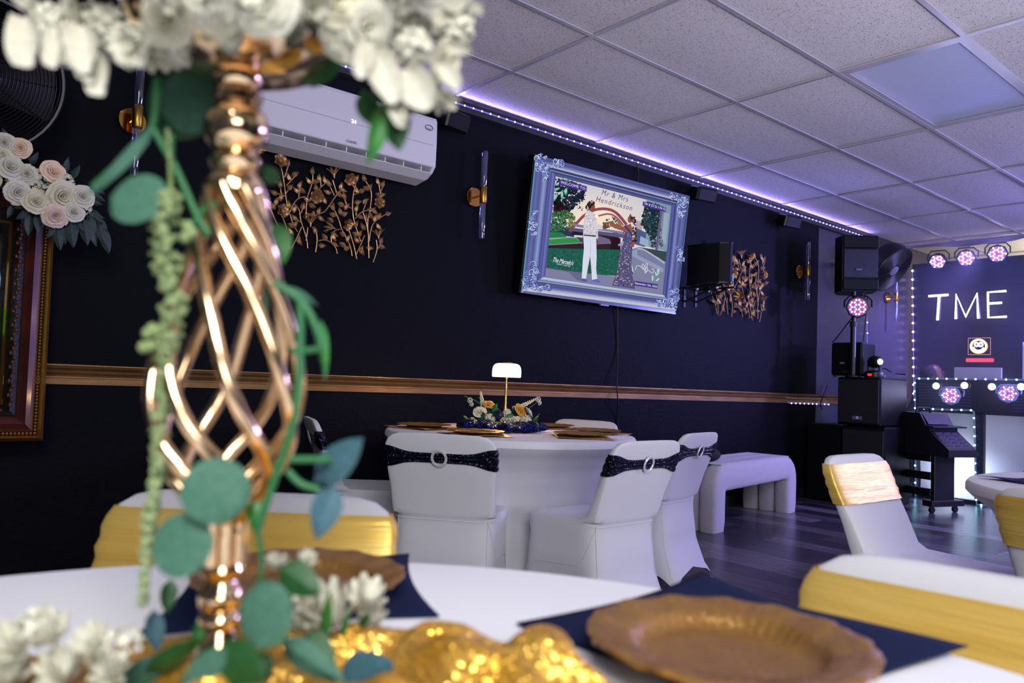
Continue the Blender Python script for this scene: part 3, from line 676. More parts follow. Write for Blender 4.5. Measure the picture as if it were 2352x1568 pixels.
# the woman
poly([(985, 760), (1060, 780), (1066, 860), (1062, 960), (1056, 1060), (1062, 1180), (1090, 1308), (880, 1278), (925, 1150), (945, 1010), (975, 880)], (86, 82, 124), 30)
blobs([(985, 780), (1055, 790), (1050, 1180), (1080, 1300), (890, 1270), (930, 1150), (970, 880)], 300, [(150, 140, 150), (70, 64, 104), (190, 176, 160), (52, 48, 88), (110, 104, 150)], 3, 8, 31, 15)
poly([(850, 722), (890, 716), (980, 745), (1006, 735), (1050, 720), (1066, 780), (1040, 800), (990, 790), (900, 760)], (150, 86, 72), 33)
stroke([(992, 738), (1040, 790), (1062, 830)], 18, (58, 62, 120), 35, 3, False)
poly([(1022, 670), (1040, 640), (1064, 660), (1058, 700), (1044, 716), (1022, 700)], (140, 80, 66), 34); blobs([(1035, 632), (1070, 640), (1095, 690), (1098, 880), (1070, 880), (1066, 720)], 60, [(44, 26, 36), (70, 38, 44), (100, 48, 46)], 6, 14, 36, 16)
poly([(1064, 870), (1084, 850), (1078, 930), (1060, 930)], (170, 70, 56), 33); poly([(935, 905), (985, 880), (980, 915), (935, 920)], (150, 156, 190), 33)
# sun flare
for (x, y, r) in ((740, 655, 15), (690, 690, 7), (735, 700, 6), (655, 640, 7), (665, 720, 6)): ell(x, y, r, r, (255, 238, 200), 38)
# painted leaves
for (x, y, L, W, a) in ((460, 320, 60, 22, .2), (395, 360, 60, 26, -.6), (380, 410, 70, 24, -.35), (430, 460, 26, 95, 0), (465, 430, 28, 75, .1), (370, 480, 30, 90, .5)):
    ell(x, y, L/2, W/2, (60, 150, 130), 40, a); ell(x-2, y-2, L/2*.7, W/2*.6, (160, 200, 180), 41, a)
for (x, y, L, W, a) in ((1295, 1140, 56, 22, 1.9), (1275, 1170, 50, 18, 1.4), (1245, 1210, 66, 22, 1.6), (1290, 1175, 44, 16, -.7), (1290, 1225, 50, 20, -.7), (1300, 1150, 40, 14, 1.7)):
    ell(x, y, L/2, W/2, (120, 170, 160), 40, a); ell(x-1, y-2, L/2*.7, W/2*.6, (190, 210, 205), 41, a)
stroke([(1262, 1250), (1270, 1200), (1285, 1140)], 5, (110, 160, 150), 40, 3, False)
stroke([(1093, 1135), (1100, 1100), (1130, 1100), (1160, 1128), (1185, 1120), (1200, 1085), (1185, 1080), (1175, 1115), (1160, 1080), (1150, 1100), (1175, 1140), (1178, 1165), (1200, 1130), (1190, 1115), (1175, 1150), (1210, 1140), (1235, 1162), (1255, 1150), (1250, 1125), (1235, 1130)], 5, (220, 222, 235), 40, 4, False)
# lettered plates
def plate(x0, y0, x1, y1, hh, col, k=44):
    poly([(x0, y0), (x1, y1), (x1-3, y1+hh), (x0-5, y0+hh)], col, k)
PUR = (70, 52, 134)
plate(404, 320, 652, 384, 50, PUR); plate(1158, 518, 1364, 575, 40, PUR); plate(1077, 1232, 1290, 1264, 42, PUR)
picobj = pic.build('screen_picture', M_pic, tv, smooth=False, world=True)
MW = glow('screen_white_ink', (245, 245, 255), 0.95); MP = glow('screen_violet_ink', (62, 50, 124), 1.0)
def lt(txt, x0, y0, x1, hgt, mt, shear=0, sp=1.0):
    P = TP(x0, y0, 48); wd_ = (TP(x1, y0+(x1-x0)*0.2, 48)-P).dot(TVX); hh = (TP(x0, y0-hgt)-TP(x0, y0)).dot(TVU)
    text(txt, P, TVX, TVN, wd_, mt, picobj, shear=shear, spacing=sp, height=hh, name='lettering')
lt('WELCOME TO:', 414, 356, 643, 24, MW, 0, 1.15); lt('WEDDING', 1168, 548, 1357, 22, MW, 0, 1.5); lt('September 5th, 2026', 1081, 1266, 1283, 24, MW)
lt('Mr & Mrs', 783, 460, 1022, 50, MP, .25, 1.25); lt('Hendrickson', 732, 518, 1060, 50, MP, .25, 1.2)
lt("The Marcelo's", 346, 1062, 530, 44, MW, .5, .9); lt('EVENT CENTER', 380, 1087, 500, 13, MW, 0, 1.3)
# light the lit screen throws into the room
# ------------------------------------------------------------------ big framed screen at the left
ft = R(-5); FN = Vector((0, -math.cos(ft), -math.sin(ft))); FU = Vector((0, -math.sin(ft), math.cos(ft)))
FP = Yp(97, 1012, 3.52)
def FQ(u, v): return Pp(u, v, FP, FN)
BR_ = FQ(97, 1012); TRr = FQ(112, 440); Hf = (TRr-BR_).dot(FU); Wf = 1.05
fr = thing('framed_screen', 'large screen in an ornate dark red and gold frame below the rose swag', 'framed screen', BR_, rot=axes(Vector((1, 0, 0)), -FN, FU))
M_fg = mat('frame_gold', (176, 130, 62), 0.35, metal=0.85, bump=0.1, bscale=80)
M_fr = mat('frame_oxblood', (84, 34, 26), 0.3, col2=(56, 22, 22), nscale=6, coat=0.4)
M_fk = mat('frame_black_carved', (20, 16, 16), 0.45, bump=0.4, bscale=60)
def ring(name, a, b, ya, yb, mt, mid=None, n=1, parent=fr):
    """mitred ring between insets a..b, depth ya (outer) to yb (inner)"""
    mb = MB(); st = [(a, ya)]+([mid] if mid else [])+[(b, yb)]
    rects = []
    for (i, y) in st: rects.append([(-Wf+i, y, i), (-i, y, i), (-i, y, Hf-i), (-Wf+i, y, Hf-i)])
    for r0, r1 in zip(rects, rects[1:]):
        for k in range(4):
            l_ = (k+1) % 4; mb.add([r0[k], r0[l_], r1[l_], r1[k]], [(0, 1, 2, 3)])
    mb.build(name, mt, parent, smooth=False)
ring('outer_moulding', 0.0, 0.0, 0.08, -0.01, M_fg); ring('gold_moulding', 0.0, 0.022, -0.01, -0.012, M_fg, (0.011, -0.03))
ring('red_moulding', 0.036, 0.095, -0.012, -0.006, M_fr, (0.066, -0.032)); ring('carved_moulding', 0.095, 0.14, -0.008, 0.01, M_fk, (0.118, -0.02)); ring('inner_moulding', 0.14, 0.152, 0.012, 0.014, M_fg, (0.146, 0.004))
ring('black_liner', 0.152, 0.17, 0.014, 0.03, M_fk)
bead = MB().ball((0, 0, 0), 0.0075, 7, 4).mesh('bead', M_fg)
bm = MB(); nb = int((Hf-0.06)/0.013)
for k in range(nb): bm.ball((-0.029, -0.012, 0.03+k*0.013), 0.0065, 6, 4)
for k in range(int((Wf-0.06)/0.013)): bm.ball((-0.03-k*0.013, -0.012, 0.029), 0.0065, 6, 4)
bm.build('beading', M_fg, fr, kind='stuff')
cv = MB(); q = random.Random(2)
for k in range(26):
    z = 0.15+k*(Hf-0.3)/26
    cv.tube([(-0.118+0.016*math.cos(a*.8), -0.02, z+0.016*math.sin(a*.8)) for a in range(7)], 0.003, 5)
    cv.tube([(-0.15-k*0.034, -0.02, 0.118+0.014*math.sin(a*.8)) if False else (-0.15-k*0.034+0.014*math.cos(a*.8), -0.02, 0.118+0.014*math.sin(a*.8)) for a in range(7)], 0.003, 5)
cv = MB()
for k in range(40):
    z = 0.14+k*(Hf-0.28)/40; cv.ball((-0.118+.008*math.sin(k*2.1), -0.018, z), .008, 6, 4, (.8, .5, 1.3))
    cv.ball((-0.15-k*.02, -0.018, .118+.008*math.sin(k*2.1)), .008, 6, 4, (1.3, .5, .8))
cv.build('carving', mat('carving_copper', (90, 52, 34), 0.4, metal=0.5), fr, kind='stuff')
MB().box((-Wf+0.16, 0.03, 0.16), (-0.16, 0.05, Hf-0.16)).build('screen_glass', mat('screen_black', (6, 6, 10), 0.15), fr, smooth=False)
scr = MB()
def fpoly(pts, col): 
    vs = []
    for (u, v) in pts:
        p = ROOTM[fr.name] @ FQ(u, v); vs.append((p.x, 0.0285, p.z))
    scr.add(vs, [tuple(range(len(vs)))], S(col))
fpoly([(-60, 590), (-10, 592), (2, 620), (6, 660), (6, 700), (-60, 700)], (170, 190, 220)); fpoly([(-60, 700), (6, 700), (4, 735), (-6, 760), (-60, 770)], (70, 200, 40))
for (u, v, a, b, c) in ((8, 870, 4, 14, (230, 180, 40)), (5, 925, 6, 12, (190, 110, 20)), (12, 900, 3, 22, (200, 150, 30)), (4, 825, 2, 3, (200, 200, 220)), (14, 780, 2, 4, (200, 140, 60))):
    fpoly([(u+a*math.cos(t*.785), v+b*math.sin(t*.785)) for t in range(8)], c)
scr.build('screen_picture', M_pic, fr, smooth=False)
# ------------------------------------------------------------------ drum fans
M_fan = mat('fan_black', (10, 10, 15), 0.4); M_fanr = mat('fan_rim', (12, 12, 24), 0.4)
def fan(P, nrm, r, label, hub=True, arm=None):
    nrm = Vector(nrm).normalized(); up = (Zax-nrm*nrm.z).normalized(); x = up.cross(nrm)
    t = thing('drum_fan', label, 'fan', P, rot=axes(x, up, nrm))
    MB().lathe([(r, 0.0), (r*1.0, -0.11), (r*0.93, -0.15), (r*0.92, -0.15), (r*0.97, -0.11), (r*0.97, 0)], 48, cap=False).build('drum', M_fan, t)
    MB().tube([(r*math.cos(k*math.pi/24), r*math.sin(k*math.pi/24), 0) for k in range(48)], 0.008, 6, closed=True).build('rim', M_fanr, t)
    g = MB()
    for k in range(1, 17):
        rr_ = r*0.26+(r*0.72)*k/16.5
        g.tube([(rr_*math.cos(a*math.pi/20), rr_*math.sin(a*math.pi/20), 0.018*math.cos(rr_/r*1.4)) for a in range(40)], 0.0028, 4, closed=True)
    for k in range(12): a = k*math.pi/6; g.tube([(r*.22*math.cos(a), r*.22*math.sin(a), .018), (r*math.cos(a), r*math.sin(a), 0)], 0.0025, 4)
    g.build('front_grille', M_fan, t)
    MB().lathe([(r*0.22, 0.01), (r*0.22, 0.022), (r*0.19, 0.027)], 28).build('hub_cap', mat('fan_hub_grey', (120, 112, 140), 0.35) if hub else M_fan, t)
    bl = MB()
    for k in range(3):
        M = Matrix.Rotation(k*2.094, 4, 'Z')
        bl.grid(lambda a, b: M @ Vector(((0.15+0.75*a)*r, (b-.5)*r*(0.45+.4*a), -0.07+(b-.5)*0.06)), 5, 4)
    bl.build('blade', mat('fan_blade', (40, 40, 52), 0.4), t)
    MB().lathe([(r*0.28, -0.05), (r*0.28, -0.16), (r*0.2, -0.2)], 20).build('motor', M_fan, t)
    if arm is not None:
        a = ROOTM[t.name] @ Vector(arm); MB().tube([(0, 0, -0.18), a], 0.02).build('wall_arm', M_black, t)
    return t
Pf = Dp(2047, 617, 7.1)
vF = (Dp(2046, 618, 6.7)-CAM).normalized(); rF = (RT-vF*RT.dot(vF)).normalized(); uF = (UP-vF*UP.dot(vF)).normalized()
fan(Dp(2050, 620, 7.35), -vF*.46+(rF*.80-uF*.60)*.89, 0.232, 'black drum fan with grey hub on the wall right of the tall speaker', arm=(Dp(2050, 620, 7.35).x+0.1, WY, Dp(2050, 620, 7.35).z+.1))
Pq = Yp(-60, 165, 3.42)
fan(Pq, Vector((-0.15, -1, -0.12)), 0.285, 'black drum fan cut off by the left edge above the rose swag', hub=False, arm=(Pq.x, WY, Pq.z))
# ------------------------------------------------------------------ flower building blocks
def pm(name, col, col2=None, rough=0.75, sub=0.0): return mat(name, col, rough, bump=0.1, bscale=60, col2=col2, nscale=6, spec=0.25)
M_white = pm('petal_white', (222, 222, 210), (210, 208, 186)); M_cream = pm('petal_cream', (218, 212, 176), (226, 224, 206))
M_peach = pm('petal_peach', (240, 205, 172), (246, 222, 200)); M_blush = pm('petal_blush', (228, 196, 184), (236, 212, 204))
M_eu = mat('eucalyptus_green', (54, 96, 80), 0.65, col2=(66, 108, 90), nscale=6, spec=0.3); M_lf = mat('leaf_green', (16, 66, 28), 0.55, col2=(28, 80, 30), nscale=8)
M_lfl = mat('leaf_bright_green', (30, 104, 52), 0.5, col2=(56, 122, 44)); M_bl = mat('leaf_blue_grey', (62, 98, 118), 0.6, col2=(48, 90, 96)); M_gg = mat('leaf_grey_green', (56, 74, 78), 0.6, col2=(44, 60, 62), nscale=10)
M_stem = mat('stem_green', (34, 104, 58), 0.55)
def rose_mesh(name, mt, R_=1.0, open_=1.0, seed=0):
    mb = MB(); q = random.Random(seed)
    for (k, r, h, sp, fl) in ((2, .16, .78, 3.6, .03), (3, .32, .76, 2.7, .05), (4, .50, .68, 2.2, .08), (5, .72, .54, 1.75, .14), (5, .92, .34, 1.7, .20)):
        off = q.uniform(0, 6)
        for i in range(k):
            t0 = off+2*math.pi*i/k+q.uniform(-.12, .12); hh = h*q.uniform(.92, 1.06); rk = r*q.uniform(.94, 1.06); ph = q.uniform(0, 6)
            def P(a, b):
                s_ = (b-.5)*2; th = t0+s_*sp/2; rim = 1-.22*s_*s_
                rad = rk*(.30+.70*math.sin(min(1, a*1.15)*math.pi/2))+fl*a**3*(1+.25*math.sin(s_*4+ph))-.05*abs(s_)
                return Vector((rad*math.cos(th)*R_, rad*math.sin(th)*R_, (hh*math.sin(a*math.pi*.56)*rim-.12*a**4+.02*math.sin(s_*5+ph)*a)*R_*.8))
            mb.grid(P, 4, 7)
    return mb.mesh(name, mt)
def hyd_mesh(name, mt, seed=0, n=26):
    mb = MB(); q = random.Random(seed)
    for i in range(n):
        z = 1-1.5*(i+.5)/n; a = i*2.39996; rr_ = math.sqrt(max(0, 1-z*z)); d = Vector((rr_*math.cos(a), rr_*math.sin(a), z))
        M0 = Matrix.Translation(d*0.78) @ d.to_track_quat('Z', 'Y').to_matrix().to_4x4() @ Matrix.Rotation(q.uniform(0, 3), 4, 'Z')
        for k in range(4):
            petal(mb, M0 @ Matrix.Rotation(k*math.pi/2, 4, 'Z') @ Matrix.Rotation(-.25-q.uniform(0, .3), 4, 'Y'), .36, .34, -.5, .1, 3, .4)
    return mb.mesh(name, mt)
def lily_mesh(name, mt, n=8, seed=0, wid=.34):
    mb = MB(); q = random.Random(seed)
    for r_ in range(2):
        for i in range(n):
            M = Matrix.Rotation(2*math.pi*i/n+r_*.4, 4, 'Z') @ Matrix.Rotation(-(.9-.4*r_)+q.uniform(-.2, .2), 4, 'Y')
            petal(mb, M, 1.0-.15*r_, wid, .6, .25, 5, .7)
    return mb.mesh(name, mt)
roses = {}
for nm, mt in (('white', M_white), ('cream', M_cream), ('peach', M_peach), ('blush', M_blush)): roses[nm] = rose_mesh('rose', mt, seed=len(nm))
hyd_w = hyd_mesh('hydrangea', M_white, 1); lily_w = lily_mesh('blossom', M_white, 7, 2); spray_w = hyd_mesh('spray_blossom', M_white, 5, 14)
def round_leaf(name, mt):
    mb = MB()
    def P(a, b):
        s_ = (b-.5)*2; an = math.pi*a; w = .5*math.sin(an)**.9
        return Vector((.5-.5*math.cos(an), s_*w, -.06*s_*s_+.03*math.sin(a*5)))
    mb.grid(P, 12, 6); return mb.mesh(name, mt)
eleaf = {k: round_leaf('leaf', m_) for k, m_ in (('eu', M_eu), ('dk', M_lf), ('br', M_lfl), ('bl', M_bl))}
pleaf = {k: leaf_mesh('leaf', 1.0, 0.42, m_, 0.15, 6) for k, m_ in (('eu', M_eu), ('dk', M_lf), ('br', M_lfl), ('bl', M_bl), ('gg', M_gg))}
def place(me, name, parent, P, nrm, size, spin=0.0):
    """P in world coordinates, under an unrotated root"""
    nrm = Vector(nrm).normalized(); q = nrm.to_track_quat('Z', 'Y') ; M = q.to_matrix() @ Matrix.Rotation(spin, 3, 'Z')
    return link(me, name, parent, Vector(P)-parent.location, M, size)
def place_leaf(me, parent, u0, v0, u1, v1, d, face=0.2, name='leaf', wscale=1.0, d1=None):
    """leaf from stalk to tip"""
    a = Dp(u0, v0, d); b = Dp(u1, v1, d1 or d); x = (b-a); L = x.length; x.normalize()
    n = (CAM-a).normalized(); n = (n+Vector((0.3*math.sin(u0), face, 0.3*math.cos(v0)))*0.5); n = (n-x*n.dot(x)).normalized(); y = n.cross(x)
    return link(me, name, parent, a-parent.location, axes(x, y, n), (L, L*wscale, L))
# swag of roses on the corner of the framed screen
sy = 3.40
root = Yp(100, 440, sy)
t = thing('rose_swag', 'white and peach rose swag with grey-green leaves on top of the framed screen', 'flower swag', root)
q = random.Random(4)
for (u, v, r_, k) in ((10,328,21,'white'),(47,340,21,'peach'),(22,384,29,'white'),(4,358,20,'cream'),(62,400,21,'white'),(121,396,25,'peach'),(40,442,26,'white'),(82,464,27,'cream'),(141,450,32,'cream'),(190,451,23,'white'),(127,496,25,'blush'),(169,487,21,'white'),(-20,350,26,'white'),(-30,410,26,'cream')):
    d = (Yp(u, v, sy)-CAM).dot(FW); P = Yp(u, v, sy-0.02)
    place(roses[k], 'rose', t, P, (q.uniform(-.3, .3), -1, q.uniform(-.3, .3)), r_*d/FPX*1.02, q.uniform(0, 6))
for (u, v, r_) in ((92,411,20),(75,430,14),(150,415,16),(105,470,15),(195,478,13),(160,430,13),(30,415,14),(60,440,10),(100,440,16)):
    d = (Yp(u, v, sy)-CAM).dot(FW); place(spray_w, 'spray_blossom', t, Yp(u, v, sy), (0, -1, .2), r_*d/FPX*1.2, q.uniform(0, 6))
for (u0, v0, u1, v1) in ((20,320,5,295),(40,330,62,325),(60,350,75,372),(70,380,88,350),(150,400,158,362),(165,410,182,380),(160,395,175,395),(60,470,35,478),(75,480,38,502),(70,490,66,540),(85,490,92,535),(105,500,100,520),(130,520,108,545),(130,520,138,572),(135,515,150,560),(160,500,168,565),(175,495,170,545),(190,490,180,530),(190,500,200,560),(205,490,215,540),(200,485,240,500),(215,480,235,512),(205,500,222,562),(225,510,240,560),(235,520,250,580),(200,460,235,470),(205,440,240,462),(215,430,240,445),(180,500,192,530),(210,510,225,535),(100,430,112,400),(50,400,66,384),(30,470,18,500),(20,430,0,430),(120,380,150,382),(230,500,246,530)):
    a = Yp(u0, v0, sy+0.01); b = Yp(u1, v1, sy-0.02+0.03*q.random()); x = b-a; L = x.length; x.normalize(); n = Vector((q.uniform(-.4, .4), -1, q.uniform(-.3, .4))); n = (n-x*n.dot(x)).normalized()
    link(pleaf['gg'], 'leaf', t, a-root, axes(x, n.cross(x), n), (L*1.05, L*1.0, L))
for pts in (((120, 450), (190, 490), (235, 520), (248, 560)), ((100, 460), (90, 500), (130, 540)), ((150, 430), (175, 400), (180, 385))):
    MB().tube(bez([Yp(u, v, sy+0.01) for u, v in pts], 5), 0.003, 5).build('twig', M_gg, t, world=True)
# ------------------------------------------------------------------ tables
TZ = 0.71
M_cl = cloth('white_spandex', (208, 208, 216)); M_cln = cloth('white_tablecloth', (232, 233, 238))
def table(C, r, label, lab2, mt, near=False, hem=0.18):
    C = Vector((C[0], C[1], 0))
    t = thing('round_table', label, 'table', C, group='round banquet tables')
    MB().lathe([(r-0.012, TZ-0.03), (r-0.008, TZ-0.004), (r-0.02, TZ-0.003)], 48, Matrix.Identity(4)).build('table_top', mat('table_wood', (150, 120, 90), 0.6), t)
    for k in range(4):
        a = k*math.pi/2+.4; MB().tube([(0.42*r*math.cos(a), 0.42*r*math.sin(a), TZ-0.03), (0.5*r*math.cos(a), 0.5*r*math.sin(a), 0.0)], 0.014).build('leg', mat('table_leg', (120, 120, 125), 0.4, metal=0.6), t)
    c = MB(); prof = [(0, TZ), (r*.5, TZ), (r-.02, TZ), (r-.004, TZ-.004), (r+.004, TZ-.016), (r+.004, TZ-.034), (r-.012, TZ-.05), (r-.06, TZ-.085), (r-.12, TZ-.15), (r-.17, TZ-.25), (r-.20, TZ-.38), (r-.19, TZ-.52), (r-.15, 0.08), (r-.11, 0.012)]
    def wob(a, rr_, z):
        k = max(0, min(1, (TZ-.08-z)/.5)); s = 0
        for i in range(4):
            da = (a-i*math.pi/2-.4+math.pi) % (2*math.pi)-math.pi; s += math.exp(-(da/.35)**2)
        return 1+k*(0.16*s-0.03)+k*0.036*math.sin(a*9+1.3*math.sin(a*3))*(1-s*.5)+k*.008*math.sin(a*23)
    pr = []
    for (p, z), (p2, z2) in zip(prof, prof[1:]):
        n = 1 if z > TZ-.05 else 3
        for k in range(n): pr.append((p+(p2-p)*k/n, z+(z2-z)*k/n))
    pr.append(prof[-1]); pr[0] = (1e-4, TZ)
    c.lathe(pr, 144, cap=False, wob=wob)
    o = c.build('tablecloth', mt, None); o.location = C; tag(o, lab2, 'tablecloth', 'white stretch tablecloths'); return t
FT = (Dp(889, 985, 4.15)+Dp(1435, 997, 3.72))/2
dL = 0.62
a1 = Zp(889, 985, TZ); a2 = Zp(1435, 996, TZ); FT = (a1+a2)/2; FR = (a2-a1).length/2
FT = FT + Vector((0.02, 0.03, 0))
NT = Vector((0.10, 0.33, 0)); NR = 0.725
pr_ = Zp(2220, 1097, TZ); vh = Vector((pr_.x, pr_.y, 0)).normalized(); RTb = pr_+Vector((vh.y, -vh.x, 0))*.60+vh*.03
table(FT, FR, 'far round banquet table under a white stretch cloth by the black wall', 'white stretch cloth over the far table that carries the lit lamp', M_cl)
table(NT, NR, 'near round banquet table in the foreground carrying the tall gold vase', 'white cloth over the near table under the gold vase', M_cln)
table((RTb.x, RTb.y), 0.60, 'round banquet table cut off by the right edge of the picture', 'white stretch cloth over the table at the right edge', M_cl)
# ------------------------------------------------------------------ covered folding chairs
M_seq = mat('navy_sequins', (22, 26, 44), 0.25, metal=0.7, bump=0.9, bscale=260, bkind='voronoi')
M_satin = mat('gold_satin', (230, 194, 104), 0.4, metal=0.4, bump=0.3, bscale=6, stretch=(1.0, 1.0, 14), col2=(218, 178, 82), nscale=3)
M_silver = mat('rhinestone_silver', (240, 240, 245), 0.3, metal=0.5, bump=0.4, bscale=400, bkind='voronoi')
CH = 0.745
def keyed(tab, z):
    for (z0, *v0), (z1, *v1) in zip(tab, tab[1:]):
        if z <= z1:
            f = (z-z0)/(z1-z0) if z1 > z0 else 0; f = max(0, min(1, f)); return [a+(b-a)*f for a, b in zip(v0, v1)]
    return list(tab[-1][1:])
# z, x back, x front, half width
PROF = [(0.0, -.30, .27, .225), (.06, -.27, .245, .215), (.2, -.215, .215, .20), (.34, -.195, .205, .195), (.385, -.192, .215, .197), (.408, -.195, .215, .198), (.417, -.198, .19, .197), (.421, -.20, .06, .197), (.427, -.202, -.10, .197), (.445, -.206, -.135, .198), (.53, -.232, -.175, .20), (.60, -.257, -.213, .206), (.66, -.277, -.24, .210), (.70, -.290, -.256, .208), (.722, -.297, -.266, .197), (.736, -.301, -.273, .178), (.743, -.302, -.280, .150), (.745, -.300, -.288, .10)]
def ringpts(z, n=44, off=0.0, zfun=None):
    out = []
    xb, xf, hw = keyed(PROF, z); cx, hx = (xb+xf)/2, (xf-xb)/2
    e = 0.32 if z > .05 else .25
    for k in range(n):
        a = 2*math.pi*k/n; c, s = math.cos(a), math.sin(a)
        px = math.copysign(abs(c)**(e), c); py = math.copysign(abs(s)**(e), s)
        x = cx+px*(hx+off); y = py*(hw+off)
        zz = z
        if z < .25:   # hem arches up between the feet and the cover is stretched inwards
            arch = (1-abs(px)**2.5)*(1 if abs(py) > .9 else 0)+(1-abs(py)**2.5)*(1 if abs(px) > .9 else 0); w = (1-z/.25)
            zz = z+0.10*min(1, arch)*w; k2 = .035*min(1, arch)*w
            x -= px*k2 if abs(px) > .9 else 0; y -= py*k2 if abs(py) > .9 else 0
        out.append(Vector((x, y, zz)))
    return out
def chair_cover_mesh(mt):
    mb = MB(); n = 44; zs = []
    for (p, p2) in zip(PROF, PROF[1:]):
        k = 3 if p2[0]-p[0] > .05 else 1
        for i in range(k): zs.append(p[0]+(p2[0]-p[0])*i/k)
    zs.append(PROF[-1][0]); vs = []
    for z in zs: vs += ringpts(z, n)
    fs = []
    for i in range(len(zs)-1):
        for k in range(n): l_ = (k+1) % n; fs.append((i*n+k, i*n+l_, (i+1)*n+l_, (i+1)*n+k))
    fs.append(tuple((len(zs)-1)*n+k for k in range(n)))
    mb.add(vs, fs); return mb.mesh('chair_cover', mt)
def sash_mesh(name, mt, kind):
    mb = MB(); n = 88; rows = 9; vs = []
    for j in range(rows):
        for k in range(n):
            a = 2*math.pi*k/n; s = math.sin(a); c = math.cos(a)
            if kind == 'navy':
                zc = .652; rear = max(0, -c); hh = .042*(1-.55*math.exp(-(s/.45)**2)*(1 if c < 0 else .3)); zc += .0
            else: zc = .655; hh = .064
            z = zc+(j/(rows-1)-.5)*2*hh
            P = ringpts(z, n, .006 + (.0018*math.sin(j*2.7+s*3.0) if kind == 'gold' else .0022*math.sin(j*2.2)))[k]
            vs.append(P)
    fs = [(j*n+k, j*n+(k+1) % n, (j+1)*n+(k+1) % n, (j+1)*n+k) for j in range(rows-1) for k in range(n)]
    mb.add(vs, fs); return mb.mesh(name, mt)
cover_me = chair_cover_mesh(M_cl); sash_n = sash_mesh('sash', M_seq, 'navy'); sash_g = sash_mesh('sash', M_satin, 'gold')
seam_me = MB()
def srf(z, k): return ringpts(z, 44, .0012)[k]
for ks in ((17, 6), (27, 38)):
    seam_me.tube([srf(.41-.39*i/10, ks[0]) for i in range(11)], 0.0014, 5)
    d_ = (ks[1]-ks[0])/10
    seam_me.tube([srf(.40-.30*i/10, int(round(ks[0]+d_*i))) for i in range(11)], 0.0011, 5)
seam_me.tube([srf(.405, k) for k in range(14, 31)], 0.0014, 5)
seam_me = seam_me.mesh('seam', M_cl)
buck_me = MB(); 
for rr_ in (0.029, 0.024): buck_me.tube([(0, rr_*math.cos(k*.3142), rr_*math.sin(k*.3142)*1.15) for k in range(20)], 0.0026, 6, closed=True)
buck_me = buck_me.mesh('buckle', M_silver)
foot_me = MB().ball((0, 0, 0.011), 0.018, 10, 6, (1, 1, .6)).mesh('foot_cap', M_cl)
def hd(deg):
    a = math.atan2(FW.y, FW.x)+R(deg); return (math.cos(a), math.sin(a))
def chair(P, face, sash, label, sx=1, sy=1, group='chairs around the far table'):
    """P: top centre of the backrest, face: heading of the sitter"""
    f = Vector((face[0], face[1], 0)).normalized(); ang = math.atan2(f.y, f.x)
    loc = Vector((P.x, P.y, 0)) + f*0.295*sx
    t = thing('banquet_chair', label, 'chair', loc, rot=rotz(ang), group=group)
    t.scale = (sx, sy, 1)
    link(cover_me, 'chair_cover', t); link(seam_me, 'seam', t)
    sa = link(sash_n if sash == 'navy' else sash_g, 'sash', t)
    if sash == 'navy':
        b = link(buck_me, 'buckle', sa, (-.288, 0, .652), Euler((0, R(-18), 0)))
    for (x, y) in ((-.27, -.197), (-.27, .197), (.24, -.197), (.24, .197)): link(foot_me, 'foot_cap', t, (x, y, 0))
    return t
def bt(u, v, z=CH): return Zp(u, v, z)
def DpZ(u, d, z):
    p = Dp(u, 900, d); p.z = z; return p
c0 = Vector((FT.x, FT.y, 0))
def facec(P, bias=0):
    d = c0-Vector((P.x, P.y, 0)); a = math.atan2(d.y, d.x)+R(bias); return (math.cos(a), math.sin(a))
P1 = DpZ(1014, 2.93, CH); chair(P1, hd(-9), 'navy', 'white chair with navy sequin sash and buckle, front left of the far table', 1, 1.04)
P2 = DpZ(1499, 3.03, CH); chair(P2, hd(42), 'navy', 'white chair with navy sequin sash and buckle, front right of the far table')
P3 = DpZ(1616, 3.75, CH); chair(P3, hd(52), 'navy', 'white chair at the right of the far table, in front of the white bench')
P4 = DpZ(1350, 4.62, CH+.01); chair(P4, (c0.x-P4.x, c0.y-P4.y), 'navy', 'white chair behind the far table, only its top edge showing')
P5 = DpZ(712, 3.7, CH); chair(P5, hd(-68), 'navy', 'white chair at the left of the far table, partly behind the gold vase')
# gold-sash chairs
Pg1 = DpZ(607, 1.33, CH); chair(Pg1, -FW, 'gold', 'white chair with gold satin sash behind the gold vase', 1.0, 1.14, group='gold sash chairs')
A_ = Dp(1880, 1290, 1.06); B_ = Dp(2352, 1345, .90); dr = (B_-A_); dr.z = 0; dr.normalize()
Pg2 = Vector((A_.x, A_.y, 0))+dr*0.235; nf = Vector((-dr.y, dr.x, 0)); nf = nf if nf.dot(Vector((NT.x-Pg2.x, NT.y-Pg2.y, 0))) > 0 else -nf
chair(Pg2, nf, 'gold', 'large white chair with gold satin sash at the lower right corner', 1.0, 1.14, group='gold sash chairs')
Pg3 = DpZ(1958, 2.75, CH); chair(Pg3, RT*.64-FW*0.78, 'gold', 'white chair with gold sash seen from the side, in front of the black console', group='gold sash chairs')
Pg4 = DpZ(2500, 1.78, CH); chair(Pg4, Vector((RTb.x-Pg4.x, RTb.y-Pg4.y, 0)), 'gold', 'white chair with gold sash cut off by the right edge beside a table', group='gold sash chairs')
